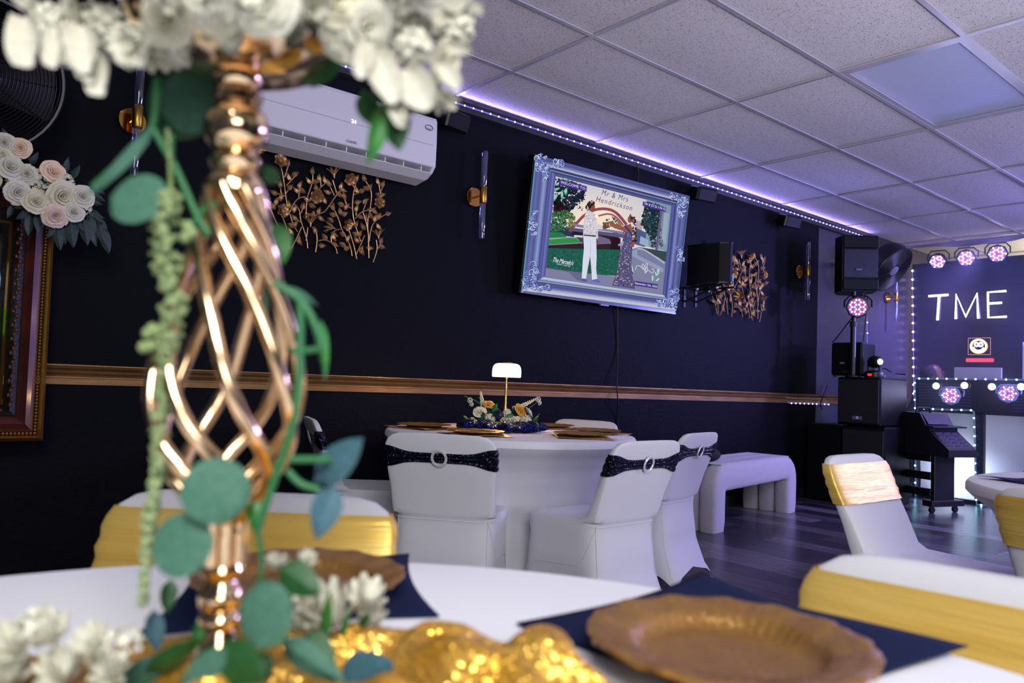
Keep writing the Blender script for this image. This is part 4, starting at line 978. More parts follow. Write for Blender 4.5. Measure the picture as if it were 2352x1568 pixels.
# ------------------------------------------------------------------ white channelled bench
M_boucle = mat('boucle_white', (206, 200, 214), 0.95, bump=0.6, bscale=180, sheen=0.4)
b0 = Zp(1606, 1212, 0)*1.0; b1 = Zp(1670, 1219, 0); b2 = Zp(1832, 1174, 0)
b0 = Vector((b1.x, b1.y, 0)); e1 = (b2-b1); e1.z = 0; Lb = e1.length; e1.normalize(); e2 = Vector((-e1.y, e1.x, 0))
LT = 0.19
org = b1-e1*LT; Lb += LT
t = thing('bench', 'white upholstered waterfall bench with three channels on each leg against the wall', 'bench', (org.x, org.y, 0), rot=rotz(math.atan2(e1.y, e1.x)))
HB = 0.455; dep = 0.135
def chan(y0):
    mb = MB(); path = []; rad = .11
    # outer path of an upside-down U, section is a rounded rectangle
    cl = [(LT/2, 0.0), (LT/2, HB-LT/2-rad)]
    for k in range(1, 6): a = math.pi-k*math.pi/12; cl.append((LT/2+rad+rad*math.cos(a), HB-LT/2-rad+rad*math.sin(a)))
    for k in range(6, 12): a = math.pi/2-(k-6)*math.pi/12; cl.append((Lb-LT/2-rad+rad*math.cos(a), HB-LT/2-rad+rad*math.sin(a)))
    cl += [(Lb-LT/2, HB-LT/2-rad), (Lb-LT/2, 0.0)]
    n = 20; vs = []
    full = []
    for (p, q_) in zip(cl, cl[1:]):
        m_ = max(1, int(math.hypot(q_[0]-p[0], q_[1]-p[1])/.06))
        for k in range(m_): full.append((p[0]+(q_[0]-p[0])*k/m_, p[1]+(q_[1]-p[1])*k/m_))
    full.append(cl[-1]); N = len(full)
    for i, p in enumerate(full):
        a = full[max(i-1, 0)]; b = full[min(i+1, N-1)]; tx, tz = b[0]-a[0], b[1]-a[1]; L_ = math.hypot(tx, tz); nx, nz = -tz/L_, tx/L_
        pin = 1.0 if 0 < i < N-1 else .93
        for k in range(n):
            an = 2*math.pi*k/n; c_, s_ = math.cos(an), math.sin(an)
            u_ = math.copysign(abs(c_)**.55, c_)*LT/2*pin*(1+.012*math.sin(i*1.9)); w = math.copysign(abs(s_)**.6, s_)*dep/2*pin
            vs.append((p[0]+nx*u_, y0+dep/2+w, p[1]+nz*u_))
    fs = [(i*n+k, i*n+(k+1) % n, (i+1)*n+(k+1) % n, (i+1)*n+k) for i in range(N-1) for k in range(n)]
    fs += [tuple(range(n-1, -1, -1)), tuple((N-1)*n+k for k in range(n))]
    mb.add(vs, fs); mb.build('channel', M_boucle, t)
for k in range(3): chan(k*dep*1.0)
MB().box((LT*.7, 0.03, HB-.012), (Lb-LT*.7, dep*3-.02, HB-.004), bev=0.004).build('seat_pad', M_boucle, t)
# black bag resting on the bench
P = Zp(1652, 1062, HB); tb_ = MB()
tb_.ball((0, 0, .045), .09, 14, 8, (1.1, .7, .55)); tb_.tube([(-.05, 0, .06), (-.02, .02, .14), (.05, .02, .14), (.08, 0, .05)], .007)
o = tb_.build('bag', mat('black_fabric', (14, 14, 20), 0.8, bump=.3, bscale=60), None); o.location = Vector((P.x+.03, P.y+.1, HB-.0)); tag(o, 'small black bag lying on the left end of the white bench', 'bag')
# ------------------------------------------------------------------ things on the tables
M_chg = mat('charger_bronze_glitter', (160, 120, 62), 0.38, metal=0.55, bump=0.35, bscale=420, col2=(150, 108, 56), nscale=30, bkind='voronoi')
def charger_mesh(Rr, seed=0):
    prof = []
    for (r, z) in ((0.001, .006), (.3, .006), (.56, .006), (.62, .008), (.66, .014), (.70, .020), (.80, .022), (.9, .026), (.96, .028), (1.0, .026), (.99, .022), (.9, .020), (.7, .013), (.6, .002), (.0011, .001)): prof.append((r*Rr, z))
    def wob(a, r, z):
        k = max(0, (r/Rr-.6)/.4); return 1+.022*k*(abs(math.sin(a*14))**.8-.5)+.006*k*math.sin(a*37)
    mb = MB(); mb.lathe(prof, 144, cap=False, wob=wob)
    for v in mb.v:
        a = math.atan2(v.y, v.x); r = math.hypot(v.x, v.y)/Rr
        if r > .58: v.z += (.0012*math.sin(a*48)*(1 if r < .74 else .15) + .0006*math.sin(a*14)*(r-.58)/.4*2)
    return mb.mesh('charger_plate', M_chg)
chg_me = charger_mesh(0.135)
def charger(P, z, label, s=1.0, tilt=(0, 0), group='bronze charger plates', zs=1.0):
    o = link(chg_me, 'charger_plate', None, (P.x, P.y, z), Euler((tilt[0], tilt[1], P.x*7)), (s, s, s*zs)); tag(o, label, 'charger plate', group); return o
def napkin(corners, z, label, mt, wave=.006, group='folded square napkins', n=18, seed=1, lift=None):
    q = random.Random(seed); ph = [q.uniform(0, 6) for _ in range(4)]; c = [Vector(p) for p in corners]; cen = sum(c, Vector())/4
    lift = lift or [0, 0, 0, 0]
    def P(a, b):
        p = (c[0]*(1-a)*(1-b)+c[1]*a*(1-b)+c[2]*a*b+c[3]*(1-a)*b)
        edge = min(a, 1-a, b, 1-b); pull = 1-.10*math.sin(math.pi*a)*(abs(b-.5)*2)**3-.10*math.sin(math.pi*b)*(abs(a-.5)*2)**3
        p = cen+(p-cen)*pull
        w = wave*(.5+.5*math.sin(a*7+ph[0])*math.sin(b*6+ph[1]))*(1 if edge < .2 else .35)
        up = lift[0]*((1-a)*(1-b))**5+lift[1]*(a*(1-b))**5+lift[2]*(a*b)**5+lift[3]*((1-a)*b)**5
        return Vector((p.x-cen.x, p.y-cen.y, w+up))
    o = MB().grid(P, n, n).build('napkin', mt, None, solid=.0012); o.location = (cen.x, cen.y, z+.0015); tag(o, label, 'napkin', group); return o
M_navy = mat('navy_cloth', (16, 26, 60), .85, bump=.1, bscale=900, spec=.15); M_goldn = mat('gold_napkin', (214, 170, 92), .42, metal=.3, bump=.15, bscale=60)
# far table
zt_ = TZ
fw2 = Vector((FW.x, FW.y, 0)).normalized(); rt2 = Vector((fw2.y, -fw2.x, 0))
def ft(a, r): return FT+(rt2*math.cos(R(a))-fw2*math.sin(R(a)))*r
for k, (a, lab) in enumerate(((172, 'at the left end of the far table'), (112, 'at the front left of the far table'), (40, 'at the front right of the far table'), (352, 'at the right end of the far table'), (300, 'at the back right of the far table'))):
    P = ft(a, FR*.70); d = (P-FT).normalized(); s_ = .155; pz = Vector((-d.y, d.x, 0))
    napkin([P+d*s_*1.25, P+pz*s_*1.25, P-d*s_*1.25, P-pz*s_*1.25], zt_, 'gold napkin under the charger plate '+lab, M_goldn, .008, 'gold napkins on the far table', seed=k)
    charger(P, zt_+.009, 'bronze scalloped charger plate '+lab, .98, (0, 0), 'charger plates on the far table', .5)
# table lamp
M_lgold = mat('lamp_gold', (214, 168, 88), .18, metal=1.0)
Pl_ = Dp(1160, 950, 3.95); Bz = Vector((Pl_.x, Pl_.y, zt_)); hz0 = zat(Bz, 866); hz1 = zat(Bz, 834)
u0, v0 = proj(Vector((Bz.x, Bz.y, hz0))); rs = 33.5*((Bz-CAM).dot(FW))/FPX
t = thing('table_lamp', 'lit gold mushroom lamp with white glass shade on the far table', 'lamp', Bz)
hh = hz0-zt_; Hs = hz1-hz0
MB().lathe([(.048, .0), (.05, .004), (.044, .010), (.022, .035), (.011, .08), (.0065, .14), (.0055, hh+.02)], 24).build('stem', M_lgold, t)
sh = MB().lathe([(rs*.96, hh), (rs, hh+.004), (rs, hh+Hs*.4), (rs*.985, hh+Hs*.6), (rs*.94, hh+Hs*.76), (rs*.86, hh+Hs*.88), (rs*.75, hh+Hs*.95), (rs*.6, hh+Hs*.985), (.001, hh+Hs)], 36, cap=False)
sh.build('shade', glow('lamp_shade_glow', (255, 230, 190), 2.3), t)
MB().lathe([(rs*.45, hh+Hs-.001), (rs*.42, hh+Hs+.005), (.001, hh+Hs+.006)], 24, cap=False).build('cap', M_lgold, t)
point('table_lamp_light', (Bz.x, Bz.y, zt_+hh-.012), 6, (1.0, .56, .22), .02)
# flower centrepiece on a navy sequined ring
Cc = Bz+Vector((0.0, 0, 0))-fw2*.12-rt2*.02
t = thing('sequin_cloth', 'crumpled navy sequin cloth ring under the small flower centrepiece', 'table runner', Cc)
wr = 0.235
def Pf_(a, b):
    an = 2*math.pi*a; tube = 2*math.pi*b; rr_ = wr*(.60+.035*math.sin(an*7)); th = .055*(1+.25*math.sin(an*9+1)+.15*math.sin(an*17))
    r_ = rr_+th*1.25*math.cos(tube); return Vector((r_*math.cos(an), r_*math.sin(an), .022+.026*math.sin(tube)*(1+.3*math.sin(an*11))+.004*math.sin(an*29)))
M_seqr = mat('navy_sequins_loose', (24, 34, 92), .2, metal=.85, bump=1.2, bscale=330, bkind='voronoi')
MB().grid(Pf_, 140, 18).build('sequin_ring', M_seqr, t)
fc = thing('flower_centrepiece', 'small arrangement of white, gold and navy flowers beneath the lit lamp', 'flower arrangement', Cc)
dc = (Cc-CAM).dot(FW)
M_gr = pm('petal_gold', (200, 140, 50), (224, 170, 80)); M_nr = pm('petal_navy', (20, 26, 52), (34, 42, 78))
g_rose = rose_mesh('rose', M_gr, seed=9); n_rose = rose_mesh('rose', M_nr, seed=10)
def fpx(u, v, dd=0): return Dp(u, v, dc+dd)
for (me, u, v, r, nrm, nm) in ((roses['cream'], 1102, 947, 13, (-.5, -.6, .6), 'rose'), (g_rose, 1122, 930, 12, (-.2, -.5, .8), 'rose'), (n_rose, 1141, 950, 13, (0, -.7, .6), 'rose'), (g_rose, 1194, 943, 14, (.1, -.8, .5), 'rose'), (roses['white'], 1212, 948, 14, (.6, -.4, .5), 'rose'),
                               (hyd_w, 1125, 962, 12, (0, -.6, .8), 'hydrangea'), (hyd_w, 1170, 960, 11, (0, -.6, .8), 'hydrangea'), (hyd_w, 1188, 968, 12, (0, -.8, .6), 'hydrangea'), (hyd_w, 1208, 964, 12, (.3, -.8, .6), 'hydrangea'), (hyd_w, 1165, 948, 9, (0, -.5, .8), 'hydrangea'),
                               (spray_w, 1085, 964, 6, (0, -1, .3), 'spray_blossom'), (spray_w, 1154, 964, 6, (0, -1, .3), 'spray_blossom'), (spray_w, 1079, 919, 6, (0, -1, 0), 'spray_blossom'), (spray_w, 1083, 928, 5, (0, -1, 0), 'spray_blossom'), (spray_w, 1236, 917, 6, (0, -1, 0), 'spray_blossom'), (spray_w, 1239, 925, 5, (.3, -1, 0), 'spray_blossom'), (spray_w, 1180, 936, 4, (0, -1, 0), 'spray_blossom')):
    place(me, nm, fc, fpx(u, v, -.03), nrm, r*dc/FPX*1.1, u)
def leaf_px(me, parent, u0, v0, u1, v1, d, ws=1.0, face=None):
    a = Dp(u0, v0, d); b = Dp(u1, v1, d-.01); x = b-a; L = x.length; x.normalize(); n = -FW+Vector((.2*math.sin(u1), 0, .4)); n = (n-x*n.dot(x)).normalized()
    return link(me, 'leaf', parent, a-parent.location, axes(x, n.cross(x), n), (L, L*ws, L))
for (u0, v0, u1, v1, k, ws) in ((1130, 945, 1142, 926, 'br', 1.4), (1112, 952, 1108, 945, 'dk', 1.2), (1100, 962, 1115, 948, 'dk', 1.4), (1180, 952, 1162, 956, 'br', 1.4), (1176, 945, 1182, 935, 'dk', 1), (1075, 962, 1064, 954, 'br', 1), (1082, 966, 1068, 960, 'dk', 1), (1224, 966, 1238, 955, 'br', .8), (1222, 968, 1238, 980, 'eu', 1.9), (1226, 968, 1236, 964, 'dk', 1), (1185, 974, 1170, 972, 'br', .8), (1195, 976, 1178, 974, 'br', .7), (1098, 966, 1108, 958, 'dk', 1.3)):
    leaf_px(pleaf[k], fc, u0, v0, u1, v1, dc-.05, ws)
for pts, r_, m_ in ((((1128, 955), (1100, 925), (1067, 909)), .003, M_lfl), (((1128, 950), (1110, 925), (1098, 911)), .002, M_lfl), (((1200, 950), (1222, 932), (1243, 918)), .002, M_lfl), (((1222, 970), (1226, 962), (1240, 950)), .0012, M_lfl), (((1085, 965), (1075, 960)), .0012, M_lfl)):
    MB().tube(bez([fpx(u, v) for u, v in pts], 5), r_, 6).build('stalk', m_, fc, world=True)
for (a, b, r0) in (((1110, 935), (1104, 899), .011), ((1196, 934), (1234, 914), .012)):
    mb = MB(); q = random.Random(8)
    for k in range(60):
        f = k/60; p = fpx(a[0]+(b[0]-a[0])*f, a[1]+(b[1]-a[1])*f); rr_ = r0*(1-.7*f); an = k*2.4
        mb.ball(p+RT*rr_*math.cos(an)+UP*rr_*math.sin(an)*.7, .0045*(1-.4*f), 5, 4)
    mb.build('flower_spike', M_cream, fc, world=True, kind='stuff')
MB().box((-.12, -.06, .001), (.12, .06, .04), bev=.01).build('foam_base', M_lf, fc)
# right-edge table: navy napkin with a plate
Pn = Zp(2375, 1092, TZ); v1_ = Zp(2243, 1098, TZ); v2_ = Zp(2300, 1078, TZ)
s_ = .17; vq = Vector((v1_.y, -v1_.x, 0)).normalized(); cR = Vector((v1_.x, v1_.y, 0))+vq*.20
napkin([cR-vq*.2, cR-vh*.17, cR+vq*.2, cR+vh*.17], TZ, 'navy napkin on the table at the right edge', M_navy, .008, 'navy napkins', seed=5, lift=[.0, 0, 0, .02])
charger(cR+vq*.05, TZ+.010, 'bronze charger plate on the table cut off by the right edge', .95, (0, 0), 'charger plates elsewhere')
# ------------------------------------------------------------------ near table settings
nz = TZ
def N(u, v, z=None): return Zp(u, v, nz if z is None else z)
c4 = [N(1185, 1440), N(1612, 1330), N(2225, 1505), N(1760, 1700)]
napkin(c4, nz, 'navy napkin under the large bronze plate at the right of the near table', M_navy, .006, 'navy napkins', seed=3, lift=[0, .006, .004, 0])
pL, pRr, pT = N(1352, 1450, nz+.02), N(2020, 1525, nz+.02), N(1690, 1385, nz+.02)
cP = (pL+pRr)/2; rP = (pRr-pL).length/2; vn = (CAM-cP); 
charger(cP, nz+.007, 'large bronze charger plate with scalloped rim on navy napkin, right foreground', rP/.135, (0, 0), 'near table charger plates', 1.0)
cB = N(760, 1318, nz+.02); rB = (N(925, 1325, nz+.02)-N(600, 1310, nz+.02)).length/2
napkin([N(455, 1300), N(940, 1276), N(1010, 1420), N(300, 1470)], nz, 'navy cloth under the plate behind the gold vase', M_navy, .005, 'navy napkins', seed=8)
cB = N(690, 1330, nz+.02); charger(cB, nz+.007, 'bronze charger plate behind the white blossoms near the gold vase', .92*rP/.135, (0, 0), 'near table charger plates')
# gold sequin runner heaped round the vase
M_sg = mat('gold_sequins', (236, 176, 60), .3, metal=.75, bump=.8, bscale=420, bkind='voronoi', col2=(246, 196, 96), nscale=25)
B = N(500, 1592); dB = (B-CAM).dot(FW)
g = thing('sequin_cloth', 'heap of gold sequin cloth around the foot of the gold vase', 'table runner', Vector((B.x, B.y, nz)))
q = random.Random(12)
far = N(930, 1415); rgt = N(1330, 1600); lft = N(130, 1470)
cen = Vector((B.x, B.y, 0)) + rt2*.06 - fw2*.012
bumps = [(q.uniform(0, 6.28), q.uniform(.25, .9), q.uniform(.035, .07), q.uniform(.012, .03)) for _ in range(46)]
def hgt(x, y):
    z = 0
    for (a, r_, w, h_) in bumps: z += h_*math.exp(-((x-r_*.25*math.cos(a))**2+(y-r_*.17*math.sin(a))**2)/(w*w*.35))
    return z
def Pg(a, b):
    an = 2*math.pi*a; rr_ = b; ex = .265*(1+.07*math.sin(an*5)+.05*math.sin(an*9+1)); ey = .155*(1+.06*math.sin(an*6+2)+.05*math.sin(an*11))
    x, y = rr_*ex*math.cos(an), rr_*ey*math.sin(an); edge = max(0, min(1, (1-rr_)*5)); h_ = (.006+.72*hgt(x, y)+.010*math.sin(x*60+3*math.sin(y*40))*edge)*edge**.6
    dv = math.hypot(x+.085, y-.06); h_ *= max(.12, min(1, (dv-.035)/.05)); h_ = min(h_, .044+.25*max(0, h_-.044)); h_ *= 1-.65*max(0, min(1, (-x-.10)/.06))
    return cen+rt2*x+fw2*y+Vector((0, 0, nz+.001+max(h_, 0)))
MB().grid(Pg, 150, 34).build('sequin_heap', M_sg, g, world=True)
# ------------------------------------------------------------------ the tall gold vase
M_vase = mat('rose_gold', (244, 210, 168), .13, metal=1.0, bump=.03, bscale=30)
V = thing('gold_vase', 'tall rose-gold twisted cage vase in the left foreground', 'vase', Vector((B.x, B.y, nz)), rot=Matrix.Rotation(-.026, 3, fw2))
def vz(v): return zat(Vector((B.x, B.y, 0)), v)-nz
def vr(px, v):
    P = Vector((B.x, B.y, nz+vz(v))); return px*((P-CAM).dot(FW))/FPX
def vprof(lst): return [(vr(r, v), vz(v)) for v, r in lst]
MB().lathe([(vr(118, 1588), .0), (vr(118, 1588), .004), (vr(100, 1580), .007)]+vprof([(1568, 84), (1540, 72), (1500, 54), (1460, 40), (1440, 34)]), 40).build('base', M_vase, V)
MB().lathe(vprof([(1442, 34), (1432, 46), (1420, 48), (1408, 44), (1400, 36), (1392, 46), (1375, 50), (1355, 48), (1342, 38), (1330, 34), (1318, 44), (1305, 50), (1290, 46), (1282, 34)]), 40).build('lower_rings', M_vase, V)
MB().lathe(vprof([(1285, 26), (1250, 22), (1200, 22), (1160, 20)]), 24).build('lower_neck', M_vase, V)
cage = [(1290, 40), (1260, 42), (1225, 42), (1190, 44), (1160, 62), (1120, 92), (1070, 122), (1010, 146), (950, 158), (890, 160), (830, 154), (760, 138), (690, 118), (620, 96), (560, 80), (510, 69), (470, 62), (440, 58)]
cp = vprof(cage); NRIB = 8
for k in range(NRIB):
    pts = []; M_ = len(cp)
    for i, (r_, z_) in enumerate(cp):
        f = max(0, min(1, (cage[i][0]-440)/(1190-440))); tw = R(215)*(f-.5+.10*math.sin(2*math.pi*f)/1.0)
        an = 2*math.pi*k/NRIB+tw+.3; pts.append((r_*math.cos(an), r_*math.sin(an), z_))
    MB().tube(bez(pts, 3), vr(15.5, 900), 10).build('rib', M_vase, V)
MB().lathe(vprof([(446, 66), (432, 68), (418, 62), (404, 52), (396, 46), (386, 54), (372, 58), (360, 50), (350, 44), (340, 56), (322, 68), (300, 72), (278, 71), (262, 62), (250, 48), (243, 44), (236, 54), (222, 58), (212, 50), (205, 44), (196, 52), (184, 54), (176, 44)]), 44).build('upper_rings', M_vase, V)
MB().lathe(vprof([(180, 40), (178, 60), (172, 100), (158, 145), (140, 182), (110, 214), (70, 230), (30, 235), (32, 228), (72, 222), (110, 205), (140, 172), (160, 120), (172, 60), (174, 10)]), 56, cap=False, wob=lambda a, r, z: 1+.05*math.sin(a*7)*min(1, r/.08)).build('bowl', M_vase, V)
# ------------------------------------------------------------------ flower ball in the bowl, trailing eucalyptus and amaranth
dV = ((Vector((B.x, B.y, nz+vz(80))))-CAM).dot(FW)
FA = thing('flower_arrangement', 'big white hydrangea and rose bouquet with trailing eucalyptus on the gold vase', 'flower arrangement', Vector((B.x, B.y, nz+vz(100))))
q = random.Random(21)
M_whn = M_white
heads = []
for i in range(150):
    a = q.uniform(0, 6.283); rr_ = q.random()**.5; u = 565+505*rr_*math.cos(a); v = -120+235*rr_*math.sin(a); heads.append((u, v, q.uniform(-.13, .13)*math.sqrt(max(0, 1-rr_*rr_))+.0))
heads += [(120, 60, 0), (90, 10, 0), (160, 100, 0), (235, 150, 0), (330, 110, 0), (250, 60, 0), (180, 30, 0), (900, 170, -.02), (960, 190, 0), (1020, 140, 0), (1040, 60, 0), (870, 120, 0), (950, 110, -.04), (1000, 215, 0), (880, 40, 0), (990, 40, 0), (600, 20, -.12), (480, 10, -.1), (720, 10, -.1), (400, 40, -.06), (380, 90, -.05), (800, 70, -.05)]
heads += [(u_, v_, w_) for u_, v_, w_ in ((300, 105, -.03), (345, 85, -.05), (390, 45, -.07), (385, 100, -.03), (835, 60, -.05), (390, 0, -.06), (440, -12, -.09), (495, 4, -.10), (550, -8, -.12), (605, 2, -.12), (660, -10, -.10), (715, 4, -.09), (770, -4, -.07), (810, 8, -.05), (470, -60, -.08), (580, -60, -.1), (690, -60, -.08))]
hz = [hyd_w, roses['white'], hyd_w, lily_w, roses['cream']]
for i, (u, v, dz) in enumerate(heads):
    if 415 < u < 800 and v > 14: continue
    k = i % 5; r_ = {0: 62, 1: 58, 2: 55, 3: 66, 4: 52}[k]
    P = Dp(u, v, dV+dz); d = (P-Vector((B.x, B.y, nz+vz(-60)))); d = d.normalized()-FW*.5+Vector((0, 0, -.05))
    me = hz[k]; place(me, 'blossom' if k == 3 else ('rose' if k in (1, 4) else 'hydrangea'), FA, P, d, r_*dV/FPX*q.uniform(.8, 1.1), q.uniform(0, 6))
M_pn = pm('petal_near', (198, 198, 188), (190, 186, 168))
pet = MB(); petal(pet, Matrix.Identity(4), 1.0, .72, .5, .12, 6, .55); pet = pet.mesh('petal', M_pn)
def pet_px(u0, v0, u1, v1, ws=1.0, dd=-.05, par=None, mt=None):
    par = par or FA
    a = Dp(u0, v0, dV+dd); b = Dp(u1, v1, dV+dd-.01); x = b-a; L = x.length; x.normalize(); n = -FW+Vector((.3*math.sin(u1), .1, .25)); n = (n-x*n.dot(x)).normalized()
    return link(pet, 'petal', par, a-par.location, axes(x, n.cross(x), n), (L, L*ws, L))
for p in ((60,40,85,165,.8),(130,80,135,165,.7),(190,60,210,180,.7),(230,120,250,228,.75),(215,110,225,200,.5),(310,60,330,165,1.1),(280,80,345,160,.8),(530,30,550,140,.75),(620,0,700,110,.5),(700,60,800,150,.35),(440,0,470,60,.9),(860,120,900,250,.7),(930,160,990,260,.9),(900,200,935,300,.5),(980,210,930,290,.4),(1010,150,1050,215,.7),(1020,20,1108,45,.6),(1030,110,1085,130,.6),(850,90,830,190,.6),(350,130,400,165,.3),(1000,60,1090,0,.7),(60,20,20,-10,.8),(640,40,680,120,.5),(410,20,440,90,.4)):
    pet_px(*p)
for (u, v, r_) in ((470, 60, 40), (610, 70, 42), (500, 110, 36), (660, 120, 34), (560, 50, 40), (730, 90, 30)):
    P = Dp(u, v, dV-.02); place(lily_w if False else g_rose, 'rose', FA, P, -FW, r_*dV/FPX, u)
# eucalyptus, px stalk -> tip with width ratio
LV = [('eu',255,450,372,455,1.0,-.06),('eu',470,300,395,170,.95,.02),('dk',430,320,400,150,1.1,.03),('eu',560,1170,430,1085,1.0,-.10),('eu',480,1210,350,1290,1.05,-.10),('eu',620,1335,595,1490,.9,-.10),
      ('bl',720,1110,830,1005,.55,-.02),('bl',765,1115,725,1240,.62,-.06),('dk',640,1300,735,1365,.7,-.08),('dk',490,1585,590,1505,1.0,-.10),('br',618,510,650,605,.75,.06),('dk',575,640,600,760,.5,.06),('br',585,1150,590,1232,.55,-.02),
      ('br',895,215,842,375,.32,-.05),('dk',900,225,915,345,.6,-.05),('dk',830,205,860,290,.6,-.03),('dk',640,420,600,380,.8,.05),('dk',440,580,430,650,1.1,.05),('eu',345,290,205,440,.22,-.04),('eu',640,1470,790,1568,.40,-.08),('eu',520,1490,400,1590,.5,-.1),('bl',350,1400,360,1500,.5,-.02),
      ('dk',390,1330,380,1410,.6,.0),('dk',560,330,575,250,.6,.08),('br',440,505,458,550,.9,-.02),('dk',700,1450,770,1530,.6,-.05),('dk',330,1540,460,1470,.3,-.05),('dk',690,190,800,120,.5,-.02),('eu',655,655,730,700,.25,.02),('br',735,735,745,870,.22,.02),('eu',250,1590,400,1500,.35,-.04),('br',470,1410,440,1500,.4,-.03)]
for (k, u0, v0, u1, v1, ws, dd) in LV:
    me = eleaf[k] if ws > .8 else pleaf[k]; w2 = ws if ws > .8 else ws/.42
    a = Dp(u0, v0, dV+dd); b = Dp(u1, v1, dV+dd-.008); x = b-a; L = x.length; x.normalize(); n = -FW+Vector((.25*math.sin(u1), .1, .3)); n = (n-x*n.dot(x)).normalized()
    link(me, 'leaf', FA, a-FA.location, axes(x, n.cross(x), n), (L, L*w2, L))
for pts, r_, m_ in ((((360,180),(350,290),(300,350),(215,430)),8,M_stem),(((350,295),(400,380),(450,490),(480,540)),8,M_stem),(((395,310),(392,420),(385,520)),6,M_stem),(((440,520),(470,480),(500,470)),7,M_stem),(((630,650),(690,690),(725,750),(740,800)),9,M_stem),(((740,800),(700,805),(670,805)),7,M_stem),(((690,680),(690,760),(685,900),(665,1000),(620,1130),(590,1220)),9,M_stem),(((665,1055),(710,1055),(760,1055)),8,M_stem),(((660,1080),(690,1110),(735,1125)),8,M_stem),(((590,1200),(600,1320),(560,1450)),6,M_stem),(((690,1330),(640,1420),(600,1500)),5,M_stem),(((860,180),(880,230)),8,M_stem)):
    MB().tube(bez([Dp(u, v, dV-.03) for u, v in pts], 5), r_*dV/FPX, 8).build('stem', m_, FA, world=True)
M_am = pm('amaranth_green', (156, 172, 128), (130, 150, 100))
mb = MB(); q = random.Random(6)
path = bez([(385, 300, 0), (392, 420, 0), (380, 480, 0), (385, 600, 0), (398, 700, 0), (385, 800, 0), (368, 950, 0), (365, 1080, 0), (345, 1180, 0), (335, 1290, 0), (328, 1385, 0)], 26)
for i, p in enumerate(path):
    f = i/len(path); w = 0 if p[1] < 440 else (34 if p[1] < 720 else max(5, 30-(p[1]-720)*.036)); nb = 3 if w > 12 else 2
    for k in range(nb if w else 1):
        a = q.uniform(0, 6.28); rr_ = w*q.uniform(.2, 1); P = Dp(p[0]+rr_*math.cos(a), p[1]+q.uniform(-5, 5), dV-.04+.03*math.sin(a)*w/30)
        mb.ball(P, (q.uniform(6, 10) if w else 5)*dV/FPX, 6, 4, (1, 1, .9))
for (u, v) in ((350, 755), (340, 765), (345, 795), (330, 797), (365, 790), (360, 760), (430, 520), (440, 535), (425, 545)): mb.ball(Dp(u, v, dV-.05), 13*dV/FPX, 8, 5)
mb.build('amaranth_tassel', M_am, FA, world=True, kind='stuff')
# flowers lying round the foot of the vase
LF = thing('flower_garland', 'white blossoms and green leaves lying around the foot of the gold vase', 'flower arrangement', Vector((B.x, B.y, nz)))
def low(me, nm, u, v, d, r, nrm, sp=0): place(me, nm, LF, Dp(u, v, d), nrm, r*d/FPX, sp)
up_ = Vector((0, 0, 1))
for (u, v, r_) in ((40,1500,85),(130,1470,80),(230,1500,80),(20,1570,90),(140,1560,85),(260,1560,75),(90,1440,50),(280,1480,45),(-60,1500,90)):
    low(lily_w if r_ > 70 else spray_w, 'blossom', u, v, dB-.05, r_, -FW*.6+up_*.8+RT*.2*math.sin(u), u)
for (u, v, r_) in ((770,1440,110),(720,1400,75),(830,1400,80),(690,1450,70),(860,1440,60),(640,1310,45),(700,1300,40)):
    low(lily_w, 'blossom', u, v, dB+.06, r_, -FW*.4+up_*.9+RT*.3*math.sin(u*3), u)
for (k, u0, v0, u1, v1, ws) in (('br',740,1480,755,1360,.22),('br',780,1470,800,1400,.2),('dk',420,1500,300,1580,.5),('dk',820,1440,850,1410,.4),('bl',780,1590,900,1520,.9),('dk',620,1500,560,1590,.6),('br',90,1560,110,1500,.2),('dk',470,1450,520,1560,.4)):
    a = Dp(u0, v0, dB); b = Dp(u1, v1, dB-.01); x = b-a; L = x.length; x.normalize(); n = -FW+Vector((0, 0, .5)); n = (n-x*n.dot(x)).normalized()
    link(pleaf[k], 'leaf', LF, a-LF.location, axes(x, n.cross(x), n), (L, L*ws/.42, L))
# ------------------------------------------------------------------ backdrop with neon letters
XB = 8.97
ptl = Xp(2098, 608, XB); M_bd = mat('backdrop_black', (22, 22, 44), .6, bump=.05, bscale=60)
t = thing('backdrop_panel', 'black backdrop board with white neon letters behind the lighting booth', 'backdrop', (XB, ptl.y, 0))
MB().box((0, -3.4, 0), (.05, 0, ptl.z)).build('board', M_bd, t, smooth=False)
MB().box((-.03, -3.4, ptl.z-.05), (.02, 0, ptl.z)).build('top_rail', M_black, t, smooth=False)
n_ = Vector((-1, 0, 0))
def neon(name, label, strokes, mcore, wpx=9, group=None, u0=0, x=XB-.06):
    P0 = Xp(*strokes[0][0], x); t = thing(name, label, 'neon sign', P0, group=group)
    r = wpx/2*(P0-CAM).dot(FW)/FPX
    for s in strokes:
        pts = [Xp(u, v, x) for u, v in s]
        MB().tube(pts, r, 8).build('neon_tube', mcore, t, world=True)
        MB().tube([p+Vector((.02, 0, 0)) for p in pts], r*1.9, 8, flat=.4).build('backing', glass('acrylic', (200, 200, 255), .5, .15), t, world=True)
    return t
M_neon = glow('neon_white', (250, 240, 255), 5)
neon('neon_letter', 'white neon letter T on the black backdrop', [[(2133, 680), (2178, 677)], [(2157, 681), (2153, 735)]], M_neon, 5, 'neon letters TME')
neon('neon_letter', 'white neon letter M on the black backdrop', [[(2195, 732), (2196, 676), (2218, 727), (2244, 674), (2247, 731)]], M_neon, 5, 'neon letters TME')
neon('neon_letter', 'white neon letter E on the black backdrop', [[(2311, 668), (2269, 671), (2270, 729), (2312, 727)], [(2270, 697), (2301, 695)]], M_neon, 5, 'neon letters TME')
sx = XB-.07; sc0 = Xp(2249, 795, sx)
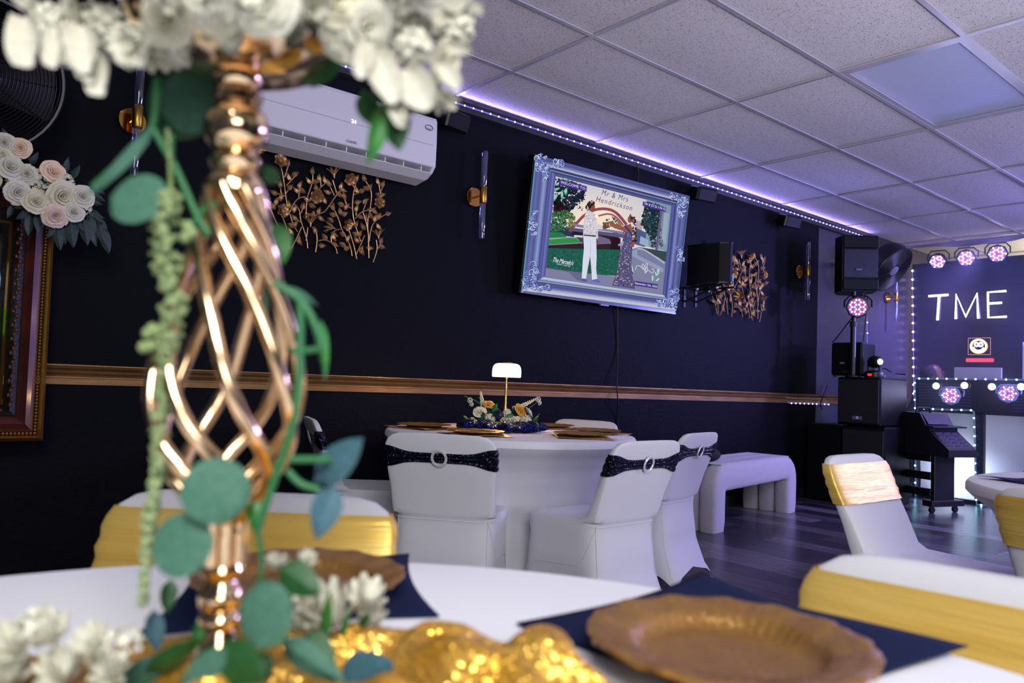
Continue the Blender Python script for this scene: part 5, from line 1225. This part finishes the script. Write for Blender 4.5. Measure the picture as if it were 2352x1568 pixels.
sg = thing('neon_sign', 'square neon sign with a glowing orange smiling face on the backdrop', 'neon sign', sc0)
k = (sc0-CAM).dot(FW)/FPX
MB().box((-.003, -23*k, -19*k), (.003, 23*k, 19*k)).build('acrylic_plate', glass('acrylic', (200, 200, 255)), sg, smooth=False)
MB().tube([(0, 23*k, -19*k), (0, -23*k, -19*k), (0, -23*k, 19*k), (0, 23*k, 19*k)], .003, 5, closed=True).build('plate_edge', glow('edge_peach', (255, 190, 150), 1.2), sg)
def circ(cx, cz, rx, rz, n=24, a0=0, a1=6.283): return [(-.015, -(cx+rx*math.cos(a0+(a1-a0)*i/n))*k, (cz+rz*math.sin(a0+(a1-a0)*i/n))*k) for i in range(n)]
MB().tube(circ(-.5, 0, 16, 15), 2.0*k, 8, closed=True).build('face_outline', glow('neon_orange', (255, 205, 120), 5), sg)
for s in (-4.5, 4.5): MB().tube(circ(s-.5, 4, 3.4, 4.8, 16), 1.2*k, 6, closed=True).build('eye', M_neon, sg)
MB().tube(circ(-.5, 1, 12, 11.5, 16, R(195), R(345)), 1.8*k, 8).build('smile', M_neon, sg)
b = Xp(2251, 827, sx); o = MB().box((-.02, -29*k, -4.5*k), (.0, 29*k, 4.5*k), bev=.008).build('light_bar', glow('pink_bar', (255, 85, 130), 1.0), None, smooth=False); o.location = b; tag(o, 'glowing pink bar below the smiling neon sign', 'light bar')
led_line('led_strip', 'vertical violet led strip on the left edge of the backdrop', [Xp(2096, 612, XB-.02), Xp(2099, 930, XB-.02)], .098, glow('led_violet_bright', (225, 190, 255), 14), M_tape, .011, .004, (-1, 0, 0))
for i, (v0, v1) in enumerate(((654, 795),)):
    led_line('led_strip', 'thin vertical led strip on the wall behind the speaker pole', [Yp(1990, 655, WY-.02), Yp(1992, 800, WY-.02)], .11, glow('led_cool', (190, 200, 255), 8), M_tape, .007)
# white curtain hanging at the right end of the backdrop
cu = MB(); pc = Xp(2349, 760, XB-.25)
cu.grid(lambda a, b: Vector((.03*math.sin(a*40), -a*.9, b*1.55)), 60, 6)
o = cu.build('curtain', cloth('curtain_white', (210, 205, 225)), None); o.location = (XB-.25, pc.y, .0); tag(o, 'white curtain hanging at the right edge beside the neon letters', 'curtain')
# swagged fabric valance on the ceiling
M_val = cloth('lilac_fabric', (150, 140, 170)); va = MB(); XV = 8.78
ztop = CEIL
def Pv(a, b):
    y = WY-.02-a*4.4; dz = .025+.045*math.sin(a*4.4/1.5*math.pi)**2
    return Vector((XV+.03*math.sin(a*60)*b, y, ztop-.002-b*dz))
va.grid(Pv, 120, 4); tag(va.build('valance', M_val, None), 'lilac fabric valance swagged along the ceiling before the backdrop', 'valance')
# ------------------------------------------------------------------ led par lights
M_par = mat('par_housing', (14, 13, 20), .4); M_paw = mat('par_housing_pale', (150, 150, 190), .45)
def par(P, d, r, label, reds=True, body=M_par, power=20, col=(.45, .35, 1.0), group='led par lights', hot=6, beam=None):
    d = Vector(d).normalized(); up = (Zax-d*d.z).normalized(); x = up.cross(d)
    t = thing('par_light', label, 'stage light', P, rot=axes(x, up, d), group=group)
    MB().lathe([(r*.7, -r*1.5), (r*.95, -r*1.3), (r*1.22, -r*.4), (r*1.25, .03*r), (r*1.1, .06*r), (r*1.08, -.02)], 8, cap=False).build('housing', body, t, smooth=False)
    MB().lathe([(r*1.1, -.012), (.0005, -.012)], 24, cap=False).build('front_plate', mat('par_plate', (120, 100, 190), .3), t)
    MB().tube([(-r*1.4, 0, -r*.6), (-r*1.4, r*.7, -r*1.1), (-r*.9, r*1.25, -r*1.2), (r*.9, r*1.25, -r*1.2), (r*1.4, r*.7, -r*1.1), (r*1.4, 0, -r*.6)], r*.09, 6, flat=.5).build('yoke', body, t)
    sets = {'w': MB(), 'r': MB(), 'g': MB(), 'b': MB()}
    for q_ in range(-3, 4):
        for s_ in range(-3, 4):
            if abs(q_+s_) > 3 or (q_ == 0 and s_ == 0): continue
            px = (q_+s_/2)*r*.3; py = s_*r*.26
            ring_ = max(abs(q_), abs(s_), abs(q_+s_)); corner = ring_ == 3 and (q_ == 0 or s_ == 0 or q_+s_ == 0)
            key = 'g' if corner else ('r' if (q_-s_) % 3 == 1 else ('b' if (q_-s_) % 3 == 2 else 'w'))
            if not reds: key = 'r' if (q_-s_) % 3 == 0 else 'w'
            sets[key].ball((px, py, 0), r*.105, 7, 5)
    for key, (c_, e) in {'w': ((255, 245, 255), hot), 'r': ((255, 40, 60), hot*.45), 'g': ((150, 255, 220), hot*.8), 'b': ((150, 170, 255), hot*.5)}.items():
        if sets[key].v: sets[key].build('led_cluster', glow('par_led_'+key+str(hot), c_, e), t, kind='stuff')
    if power: spot('par_beam', Vector(P)+d*r*.3, Vector(P)+d*(beam or 2), power, col, 50, .6, r*.6)
    return t
fwd = Vector((-1, -.12, -.25))
for (u, v, r, lab) in ((2153, 601, 17, 'leftmost of the three par lights on top of the backdrop'), (2219, 593, 18, 'middle of the three par lights on top of the backdrop'), (2291, 583, 19, 'rightmost of the three par lights on top of the backdrop')):
    P = Xp(u, v, XB-.14); par(P, Vector((-1, -.15, -.55)) if r == 17 else Vector((-1, -.3, -.35)), r*(P-CAM).dot(FW)/FPX*.93, lab, power=15, col=(.14, .18, 1.0), hot=11)
# ------------------------------------------------------------------ lighting booth facade
XF = 7.95
yl = Xp(2101, 900, XF).y; yp = Xp(2242, 1000, XF).y; zt_b = Xp(2101, 869, XF).z; zb_b = Xp(2101, 939, XF).z; yr = yl-2.6
t = thing('booth_facade', 'black mesh booth panel outlined with blue-white light rope', 'booth', (XF, yl, 0))
M_mesh = mat('booth_mesh', (16, 15, 28), .5)
MB().box((0, yr-yl, zb_b), (.04, 0, zt_b)).build('mesh_panel', M_mesh, t, smooth=False)
hm = MB()
q = random.Random(3)
for i in range(26):
    for j in range(9): hm.box((-.003, -.05-i*.018-.004, zt_b-.05-j*.028-.004), (0, -.05-i*.018+.004, zt_b-.05-j*.028+.004))
for i in range(26):
    for j in range(9): hm.box((-.003, -.86-i*.018-.004, zt_b-.05-j*.028-.004), (0, -.86-i*.018+.004, zt_b-.05-j*.028+.004))
hm.build('mesh_holes', mat('mesh_pale', (92, 88, 150), .5), t, smooth=False, kind='stuff')
MB().box((-.03, yp-yl-.07, 0), (.03, yp-yl-.0, zb_b+.0)).build('post', M_black, t, smooth=False)
MB().box((-.02, -.03, 0), (.03, 0, zt_b)).build('post', M_black, t, smooth=False)
MB().box((-.03, yr-yl, .0), (.03, 0.0, .035)).build('bottom_rail', M_black, t, smooth=False)
MB().box((-.03, yr-yl, zb_b-.02), (.03, 0, zb_b+.015)).build('middle_rail', M_black, t, smooth=False)
MB().box((0.02, yr-yl, zt_b-.02), (.55, 0.0, zt_b)).build('worktop', M_black, t, smooth=False)
M_cy = glow('led_cyan', (150, 240, 255), 12); M_rope = mat('light_rope', (110, 100, 140), .3, emit=(110, 150, 200), es=.25)
def X2(u, v): return Xp(u, v, XF-.035)
led_line('light_rope', 'light rope with blue-white leds outlining the booth front and post', [X2(2238, 1150)+Vector((0, -.35, -.02)), X2(2243, 1158), X2(2241, 1100), X2(2239, 1000), X2(2237, 946), X2(2232, 942), X2(2160, 940), X2(2102, 937), X2(2101, 900), X2(2102, 869), X2(2200, 870), X2(2360, 872)], .083, M_cy, M_rope, .0085, .008, (-1, 0, 0))
led_line('light_rope', 'light rope running down the left end post of the booth behind the console', [X2(2102, 941), X2(2103, 1140)], .083, M_cy, M_rope, .0085, .008, (-1, 0, 0))
# white cloth hung under the booth, lit from behind
mt = bpy.data.materials.new('backlit_cloth'); mt.use_nodes = True; nt = mt.node_tree; nt.nodes.clear()
d_ = nt.nodes.new('ShaderNodeBsdfDiffuse'); tr = nt.nodes.new('ShaderNodeBsdfTranslucent'); mx = nt.nodes.new('ShaderNodeMixShader'); oo = nt.nodes.new('ShaderNodeOutputMaterial')
d_.inputs[0].default_value = (.7, .7, .78, 1); tr.inputs[0].default_value = (.75, .78, .9, 1); mx.inputs[0].default_value = .45
nt.links.new(d_.outputs[0], mx.inputs[1]); nt.links.new(tr.outputs[0], mx.inputs[2]); nt.links.new(mx.outputs[0], oo.inputs[0])
bc = MB(); bc.grid(lambda a, b: Vector((.012*math.sin(a*23+2*math.sin(b*5))*(1-b*.5)+.01*math.sin(b*9+a*14), -a*2.5, b*(zb_b-.03)+.01)), 70, 24)
o = bc.build('booth_cloth', mt, None); o.location = (XF+.07, yl-.03, 0.0); tag(o, 'wrinkled white cloth hanging under the booth, glowing from behind', 'cloth')
bl = Xp(2228, 1085, XF+.28)
UL = thing('uplight', 'floor light behind the white booth cloth', 'stage light', (bl.x+.05, bl.y, 0))
MB().lathe([(.06, .0), (.075, .02), (.075, .13), (.06, .14)], 16).build('housing', M_par, UL); MB().lathe([(.055, .141), (.001, .142)], 16, cap=False).build('lens', glow('uplight_white', (230, 240, 255), 20), UL)
point('uplight_glow', (bl.x, bl.y, bl.z), 15, (.72, .82, 1.0), .05)
# lights on the booth front
for (u, v, r, lab) in ((2183, 908, 19, 'round led par light on the booth front, left one'), (2315, 903, 19, 'round led par light on the booth front, right one')):
    P = Xp(u, v, XF-.16); par(P, Vector((-1, -.2, .10)), r*(P-CAM).dot(FW)/FPX*.93, lab, body=M_paw, power=16, col=(.55, .55, 1.0), hot=7)
for i, (u, v) in enumerate(((2151, 886), (2216, 885), (2279, 888), (2346, 888))):
    P = Xp(u, v, XF-.05); b = thing('spot_bulb', 'small round bright lamp on the booth front, %s from the left' % ('first', 'second', 'third', 'fourth')[i], 'lamp', P, group='small round lamps on the booth front')
    Ry = Matrix.Rotation(R(-90), 4, 'Y'); MB().lathe([(.03, -.04), (.036, -.02), (.036, .015)], 16, Ry, cap=False).build('rim', M_par, b); MB().ball((-.008, 0, 0), .031, 12, 8, (.6, 1, 1)).build('bulb', glow('bulb_white', (255, 235, 250), 7), b)
# white monitor back on the booth
P = Xp(2244, 868, XF+.12); k = (P-CAM).dot(FW)/FPX
mo = thing('monitor', 'white back of a monitor standing on the booth', 'monitor', (P.x, P.y, zt_b))
MB().box((0, -50*k, .0), (.02, 49*k, 29*k), bev=.004).build('shell', mat('monitor_white', (205, 200, 215), .5), mo, smooth=False)
MB().box((.02, -.1, 0), (.12, .1, .02)).build('stand', M_black, mo, smooth=False)
# person bending down behind the booth, only the top of the head shows
P = Dp(2144, 855, 8.15); k = (P-CAM).dot(FW)/FPX
pe = thing('person', 'person bending down behind the booth, only the top of the head showing', 'person', (P.x+.12, P.y, 0))
M_skin = mat('skin', (84, 52, 42), .5, sub=.05); M_hair = mat('hair_black', (24, 20, 30), .7, bump=.6, bscale=150)
hz_ = P.z-.035
def skin_fig(name, joints, edges, mt, parent, root=0):
    me = bpy.data.meshes.new(name); me.from_pydata([j[0] for j in joints], edges, []); me.materials.append(mt)
    o = bpy.data.objects.new(name, me); COL.objects.link(o); o.parent = parent
    o.modifiers.new('skin', 'SKIN'); s = o.modifiers.new('s', 'SUBSURF'); s.levels = 2; s.render_levels = 2
    for i, j in enumerate(joints): me.skin_vertices[0].data[i].radius = (j[1], j[2] if len(j) > 2 else j[1]); 
    me.skin_vertices[0].data[root].use_root = True
    return o
hb = hz_
body = skin_fig('body', [((.10, .0, .47), .14, .12), ((.04, 0, .70), .15, .11), ((-.04, 0, .93), .17, .10), ((-.09, 0, hb-.12), .06), ((-.12, 0, hb-.03), .05), ((-.03, -.2, .95), .06), ((-.12, -.27, .72), .045), ((-.30, -.24, .66), .035), ((-.03, .2, .95), .06), ((-.12, .27, .72), .045), ((-.30, .24, .66), .035),
     ((.10, -.1, .45), .09), ((-.28, -.12, .46), .075), ((-.26, -.12, .06), .045), ((-.38, -.12, .03), .035), ((.10, .1, .45), .09), ((-.28, .12, .46), .075), ((-.26, .12, .06), .045), ((-.38, .12, .03), .035)],
     [(0, 1), (1, 2), (2, 3), (3, 4), (2, 5), (5, 6), (6, 7), (2, 8), (8, 9), (9, 10), (0, 11), (11, 12), (12, 13), (13, 14), (0, 15), (15, 16), (16, 17), (17, 18)], mat('dark_shirt', (30, 28, 44), .8), pe)
hd = MB(); Mh = Matrix.Translation((-.12, -.01, hb)) @ Matrix.Rotation(R(-28), 4, 'X')
prof = [(.001, -.115), (.038, -.11), (.055, -.09), (.066, -.05), (.075, 0), (.078, .04), (.070, .08), (.045, .108), (.001, .118)]
hd.lathe(prof, 24, Mh, cap=False, wob=lambda a, r, z: 1+.16*abs(math.sin(a))**2)
hd.ball(Mh @ Vector((-.082, -.0, -.03)), .014, 8, 6, (1, .7, 1.4))
for s in (-1, 1): hd.ball(Mh @ Vector((-.0, s*.09, -.02)), .016, 8, 6, (.7, .5, 1.3)); hd.ball(Mh @ Vector((-.068, s*.03, -.0)), .008, 8, 6)
hd.build('head', M_skin, pe)
hr = MB(); hr.lathe([(.080, -.02), (.088, .02), (.087, .05), (.078, .088), (.050, .116), (.001, .127)], 24, Mh @ Matrix.Translation((-.004, .022, 0)), cap=False, wob=lambda a, r, z: 1+.16*abs(math.sin(a))**2); hr.build('hair', M_hair, pe)
MB().lathe([(.001, .0), (.17, .0), (.17, .03), (.001, .03)], 20, Matrix.Translation((pe.location.x+.08, pe.location.y, .42))).build('seat', M_black, None) if False else None
st = thing('stool', 'black stool behind the booth under the bending person', 'stool', (pe.location.x+.08, pe.location.y, 0))
MB().lathe([(.17, .36), (.18, .38), (.17, .40)], 20).build('seat', M_black, st)
for i in range(4): a = i*math.pi/2+.7; MB().tube([(.1*math.cos(a), .1*math.sin(a), .36), (.16*math.cos(a), .16*math.sin(a), .0)], .012).build('leg', M_black, st)
# ------------------------------------------------------------------ speaker stack
M_sub = mat('sub_black', (9, 9, 14), .5, bump=.15, bscale=250, spec=.2); M_grl = mat('grille_black', (12, 12, 18), .6, bump=.5, bscale=500)
XS = 6.6
ya, yb = Xp(1923, 920, XS).y, Xp(2023, 920, XS).y
def xside(u, v, y): return Yp(u, v, y).x
xe = xside(2084, 900, yb)
zc1 = Xp(1975, 866, XS).z; zc0 = Xp(1975, 978, XS).z
def cab(x0, x1, y0, y1, z0, z1, lab, badge=True):
    t = thing('speaker_cabinet', lab, 'speaker', (x0, (y0+y1)/2, z0), group='stacked bass speakers')
    w = abs(y1-y0)/2; h = z1-z0
    MB().box((0, -w, 0), (x1-x0, w, h), bev=.012).build('cabinet', M_sub, t, smooth=False)
    MB().box((-.012, -w*.93, h*.05), (.0, w*.93, h*.95), bev=.004).build('grille', M_grl, t, smooth=False)
    if badge:
        MB().box((-.018, -.04, h*.12), (-.012, .045, h*.19)).build('badge', mat('badge_grey', (100, 96, 130), .3), t, smooth=False)
        MB().lathe([(.013, 0), (.001, .002)], 12, Matrix.Translation((-.0185, 0, h*.158)) @ Matrix.Rotation(R(-90), 4, 'Y'), cap=False).build('emblem', mat('emblem_pale', (210, 205, 230), .3), t)
    return t
cab(XS, xe, yb, ya, zc0+.005, zc1, 'upper black bass speaker with small badge in the stack at the stage corner')
cab(XS+.03, xe, yb-.03, ya-.03, 0.02, zc0, 'lower black bass speaker standing on the floor under another one', False)
fe = MB()
t = thing('speaker_cabinet', 'black speaker box standing beside the wall left of the stack', 'speaker', (XS+.1, ya+.01, 0), group='stacked bass speakers')
MB().box((0, 0.01, 0), (.5, min(.32, WY-ya-.04), zc0*.99), bev=.01).build('cabinet', M_sub, t, smooth=False)
# cabinet on top, with cables
tz = zc1
P = Xp(1940, 860, XS+.06); P2 = Xp(1978, 860, XS+.06)
t = thing('amplifier_cabinet', 'small black amplifier box on top of the speaker stack', 'amplifier', (XS+.06, (P.y+P2.y)/2, tz))
w = abs(Xp(1908, 860, XS+.06).y-Xp(1979, 860, XS+.06).y)/2; cy = (Xp(1908, 860, XS+.06).y+Xp(1979, 860, XS+.06).y)/2-t.location.y
H_ = Xp(1940, 786, XS+.06).z-tz
MB().box((0, cy-w, .015), (.26, cy+w, H_), bev=.014).build('cabinet', M_sub, t, smooth=False)
for a, b in ((-.8, 0), (.8, 0), (-.8, .22), (.8, .22)): MB().lathe([(.015, 0), (.015, .016)], 10, Matrix.Translation((b+.02, cy+a*w, 0))).build('foot', M_black, t)
MB().box((-.003, cy+w*.1, H_*.38), (0, cy+w*.4, H_*.43)).build('label', mat('label_pale', (120, 118, 140), .5), t, smooth=False)
MB().box((-.003, cy-w*.3, H_*.12), (0, cy+w*.2, H_*.2)).build('socket_panel', M_black, t, smooth=False)
# speaker pole, top speaker
PPx = XS+.02; pp = Xp(1961, 860, PPx)
sp = thing('speaker_pole', 'black pole rising from the speaker stack to the tall speaker', 'speaker pole', (PPx-.02, pp.y, tz))
zt_p = Xp(1962, 668, PPx).z-tz
MB().lathe([(.05, .0), (.05, .01), (.022, .02)], 16).build('base_plate', M_black, sp); MB().tube([(0, 0, 0), (0, 0, zt_p*.62)], .024, 12).build('lower_tube', M_par, sp); MB().tube([(0, 0, zt_p*.6), (0, 0, zt_p+.05)], .017, 12).build('upper_tube', M_par, sp)
MB().lathe([(.03, zt_p*.58), (.03, zt_p*.64)], 12).build('collar', M_black, sp)
ta = Xp(1930, 600, PPx).y; tb2 = Xp(2014, 600, PPx).y; z1 = Xp(1975, 541, PPx).z; z0 = Xp(1975, 669, PPx).z
Pt_ = Xp(1972, 605, PPx); vT = (Pt_-CAM).normalized(); rT = Vector((-vT.y, vT.x, 0)).normalized()*-1; nT = (Vector((-vT.x, -vT.y, 0)).normalized()+rT*.30).normalized()
ts = thing('tall_speaker', 'tall black loudspeaker on the pole near the ceiling at the stage corner', 'speaker', (Pt_.x, Pt_.y, z0), rot=rotz(math.atan2(nT.y, nT.x)-math.pi))
w = 43*(Pt_-CAM).dot(FW)/FPX*.98; h = z1-z0
pl_ = [(-.02, -w*.9), (-.02, w*.9), (.14, w*1.0), (.30, w*.6), (.30, -w*.6), (.14, -w*1.0)]
MB().prism([(x, y) for x, y in pl_][::-1], 0, h, 'z').build('cabinet', M_sub, ts, smooth=False)
MB().box((-.034, -w*.95, h*.24), (-.02, w*.82, h*.75), bev=.004).build('grille', M_grl, ts, smooth=False)
MB().box((-.04, -w*.98, h*.77), (.0, w*.85, h*.985), bev=.006).build('upper_module', M_sub, ts, smooth=False)
MB().box((-.04, -w*.98, .01), (.0, w*.85, h*.22), bev=.006).build('lower_module', M_sub, ts, smooth=False)
MB().box((-.038, -.02, h*.37), (-.034, .03, h*.40)).build('badge', mat('badge_grey', (100, 96, 130), .3), ts, smooth=False)
P = Xp(1970, 705, PPx-.10)
par(P, Vector((-1, -.45, -.12)), 23*(P-CAM).dot(FW)/FPX*.9, 'par light with red and white leds clamped to the speaker pole', reds=False, power=16, col=(.75, .5, 1.0), hot=3.2)
# moving head light
P = Xp(1996, 860, XS-.0); mh = thing('moving_head_light', 'black moving head stage light with white beam and red digital display', 'stage light', (XS+.10, P.y, tz))
k = (P-CAM).dot(FW)/FPX
MB().lathe([(22*k, 0.0), (23*k, .012), (22*k, 12*k), (15*k, 17*k)], 20, Matrix.Diagonal((1, 1, 1, 1))).build('base', M_par, mh)
MB().box((-23.6*k, -.0*k-4*k, 4*k), (-22*k, 5*k, 9*k)).build('display', glow('display_red', (255, 40, 50), 1.6), mh, smooth=False)
for s in (-1, 1): MB().box((-5*k, s*13*k-2*k, 14*k), (5*k, s*13*k+2*k, 36*k), bev=.004).build('yoke_arm', M_par, mh, smooth=False)
Mo = Matrix.Translation((0, 0, 37*k)) @ Matrix.Rotation(R(90), 4, 'X') @ Matrix.Rotation(R(-28), 4, 'Y')
MB().lathe([(7*k, -14*k), (13*k, -9*k), (15*k, 2*k), (12*k, 15*k), (8*k, 19*k), (7*k, 18*k)], 10, Mo).build('head', M_par, mh, smooth=False)
lens = Mo @ Vector((0, 0, 18.6*k)); ld = (Mo.to_3x3() @ Vector((0, 0, 1)))
MB().ball(lens, 6.2*k, 14, 8).build('lens', glow('lens_white', (240, 255, 250), 9), mh)
wl = Vector(mh.location)+lens+ld*.03
spot('moving_head_beam', wl, wl+ld, 60, (.85, .88, 1.0), 9, .3, .02)
# cables around the stack
cable('black cable looping from the pole light down to the amplifier box', [Xp(1958, 728, PPx-.1), Xp(1945, 745, PPx-.05), Xp(1922, 775, PPx), Xp(1912, 786, PPx+.05)], .005)
cable('black cables hanging under the tall speaker', [Xp(1985, 668, PPx+.1), Xp(1978, 690, PPx+.1), Xp(1990, 680, PPx+.12), Xp(1992, 700, PPx+.15), Xp(1983, 785, PPx+.15)], .006)
cable('cable lying on top of the speaker stack beside the moving head light', [Xp(2008, 858, XS+.2), Xp(2030, 846, XS+.3), Xp(2045, 853, XS+.3), Xp(2060, 858, XS+.35), Xp(2080, 860, XS+.35)], .005)
cable('black cable tied to the wall at the end of the chair rail', [Yp(1900, 885, WY-.03), Yp(1893, 905, WY-.06), Yp(1885, 925, WY-.05), Yp(1888, 940, WY-.03)], .006)
# ------------------------------------------------------------------ black console on castors
f0 = Zp(2140, 1178, 0); f1 = Zp(2190, 1178, 0); 
f1 = Zp(2193, 1176, 0)
ex = Vector((f1.x-f0.x, f1.y-f0.y, 0)); Wc = ex.length; ex.normalize(); ey = Vector((-ex.y, ex.x, 0)); ey = ey if ey.dot(Vector((0, 1, 0))) > 0 else -ey
co = thing('console', 'black console desk with sloping control panel on a rolling stand', 'console', (f0.x, f0.y, 0), rot=axes(ex, ey, Zax) if ex.cross(ey).z > 0 else axes(-ex, ey, Zax))
sgn = 1 if ex.cross(ey).z > 0 else -1
M_con = mat('console_black', (16, 15, 24), .45, bump=.1, bscale=120); M_con2 = mat('console_panel', (30, 27, 48), .4, bump=.2, bscale=200)
def cz(v, u=2165): return zat(Vector((f0.x+ex.x*Wc/2, f0.y+ex.y*Wc/2, 0)), v)
zfoot = cz(1150); ztopleg = cz(1045); zdesk = cz(1028); zmid = cz(995); zback = cz(948)
Lc = .56
def cx(a): return sgn*a
def cbox(name, x0, x1, y0, y1, z0, z1, m_=M_con, bev=.004): 
    a, b = sorted((cx(x0), cx(x1))); return MB().box((a, y0, z0), (b, y1, z1), bev=bev).build(name, m_, co, smooth=False)
cbox('leg_panel', .03, Wc*.98, 0, .04, zfoot, zdesk); cbox('leg_panel', .03, Wc*.98, Lc-.04, Lc, zfoot, zdesk)
cbox('foot', -.03, Wc+.08, -.03, .07, zfoot-.045, zfoot+.004); cbox('foot', -.03, Wc+.08, Lc-.07, Lc+.03, zfoot-.045, zfoot+.004)
for z in (cz(1048), cz(1090), cz(1128)): cbox('cross_rail', .03, .06, .04, Lc-.04, z-.05, z+.015)
def cprism(name, pts, y0, y1, m_): 
    P_ = [(cx(a), b) for a, b in pts]; mb = MB(); n = len(P_)
    vs = [(p[0], y0, p[1]) for p in P_]+[(p[0], y1, p[1]) for p in P_]; fs = [tuple(range(n)), tuple(range(2*n-1, n-1, -1))]+[((i+1) % n, i, n+i, n+(i+1) % n) for i in range(n)]
    mb.add(vs, fs); return mb.build(name, m_, co, smooth=False)
# the sloping control panel faces the room at the near end of the desk
def yprism(name, pts, x0, x1, m_):
    a, b = sorted((cx(x0), cx(x1))); mb = MB(); n = len(pts)
    vs = [(a, p[0], p[1]) for p in pts]+[(b, p[0], p[1]) for p in pts]; fs = [tuple(range(n-1, -1, -1)), tuple(range(n, 2*n))]+[(i, (i+1) % n, n+(i+1) % n, n+i) for i in range(n)]
    mb.add(vs, fs); return mb.build(name, m_, co, smooth=False)
zd0, zd1, zs1, zt1 = cz(1046), cz(1030), cz(990), cz(950)
yprism('desk_body', [(-.16, zd0), (-.16, zd1), (.02, zs1), (.02, zs1+.03), (.06, zs1+.05), (.12, zt1), (Lc+.06, zt1), (Lc+.06, zd0)], -.01, Wc+.05, M_con)
yprism('control_panel', [(-.152, zd1+.003), (-.147, zd1+.010), (.012, zs1+.004), (.016, zs1-.003)], .01, Wc+.03, M_con2)
yprism('shelf', [(-.03, zs1+.028), (-.03, zs1+.04), (.07, zs1+.048), (.07, zs1+.03)], -.03, Wc+.10, M_con2)
yprism('music_rest', [(.045, zs1+.055), (.112, zt1-.004), (.118, zt1-.004), (.055, zs1+.05)], .01, Wc-.02, M_con2)
kn = MB().lathe([(.007, -.006), (.006, .009), (.001, .010)], 8, cap=False).mesh('knob', mat('knob_grey', (96, 90, 130), .4))
for g_ in range(3):
    for i in range(3):
        for j in range(5):
            f_ = .15+j*.17; link(kn, 'knob', co, (cx(.035+g_*Wc*.34+i*.022), -.15+.165*f_, zd1+(zs1-zd1)*f_+.006))
for y in (.20, .50): MB().tube([(cx(Wc*.15), y, zt1-.01), (cx(Wc*.2), y, zt1+.04), (cx(Wc*.75), y, zt1+.04), (cx(Wc*.8), y, zt1-.01)], .011, 8).build('handle', M_black, co)
def castor(x, y):
    c = MB().tube([(cx(x), y-.012, .026), (cx(x), y+.012, .026)], .026, 18).build('castor', mat('rubber_black', (14, 14, 20), .5), co)
    MB().tube([(cx(x), y, .03), (cx(x)-.02, y, zfoot-.045)], .010, 8).build('fork', mat('chrome', (190, 190, 200), .2, metal=1), c)
for (x, y) in ((0.0, .0), (Wc, 0.0), (.0, Lc), (Wc, Lc)): castor(x, y)
# small piece of litter on the floor
P = Zp(1931, 1211, 0); o = MB().box((-.02, -.006, 0), (.02, .006, .004), bev=.001).build('litter', M_black, None, smooth=False); o.location = (P.x, P.y, 0); tag(o, 'tiny black scrap lying on the plank floor', 'scrap')
# ------------------------------------------------------------------ added violet fills for the stage, and the warm light behind the backdrop
area('stage_fill', (8.3, .6, 2.45), (6.4, 1.4, 0), .8, .4, 95, (.36, .28, 1.0))  # added violet fill without a fixture, standing in for par and led light
area('backdrop_fill', (7.2, .4, 2.5), (8.97, 2.2, 1.3), .8, .3, 40, (.14, .17, 1.0))  # added blue fill on the backdrop board, no fixture there
spot('wall_fill', (8.45, 2.8, 2.5), (8.45, 3.72, 1.2), 270, (.36, .27, 1.0), 70, 1.0, .08)  # added violet fill on the grey wall, no fixture there
spot('wall_fill', (8.0, 1.0, 1.6), (5.4, 3.7, 1.75), 700, (.26, .27, 1.0), 46, 1.0, .1)  # added blue fill that lifts the black wall, no fixture there
area('violet_ceiling_fill', (7.6, -1.2, 1.9), (6.2, .6, CEIL), .6, .4, 130, (.48, .46, 1.0))  # added upward fill that tints the ceiling violet, no fixture there
area('behind_backdrop_light', (10.1, 1.5, 2.0), (10.1, 1.5, CEIL), 1.5, .8, 130, (1.0, .88, .6))
# thin stage haze at the far end of the room
mt = bpy.data.materials.new('stage_haze'); mt.use_nodes = True; nt = mt.node_tree; nt.nodes.clear()
vs_ = nt.nodes.new('ShaderNodeVolumeScatter'); vs_.inputs['Color'].default_value = (.80, .80, 1, 1); vs_.inputs['Density'].default_value = .06; vs_.inputs['Anisotropy'].default_value = .35
oo = nt.nodes.new('ShaderNodeOutputMaterial'); nt.links.new(vs_.outputs[0], oo.inputs['Volume'])
hz0 = MB().box((6.98, -1.6, .01), (8.93, WY-.01, CEIL-.01)).build('haze', mt, None, smooth=False); hz0['kind'] = 'stuff'; hz0['label'] = 'thin violet stage haze at the far end of the room'; hz0['category'] = 'haze'
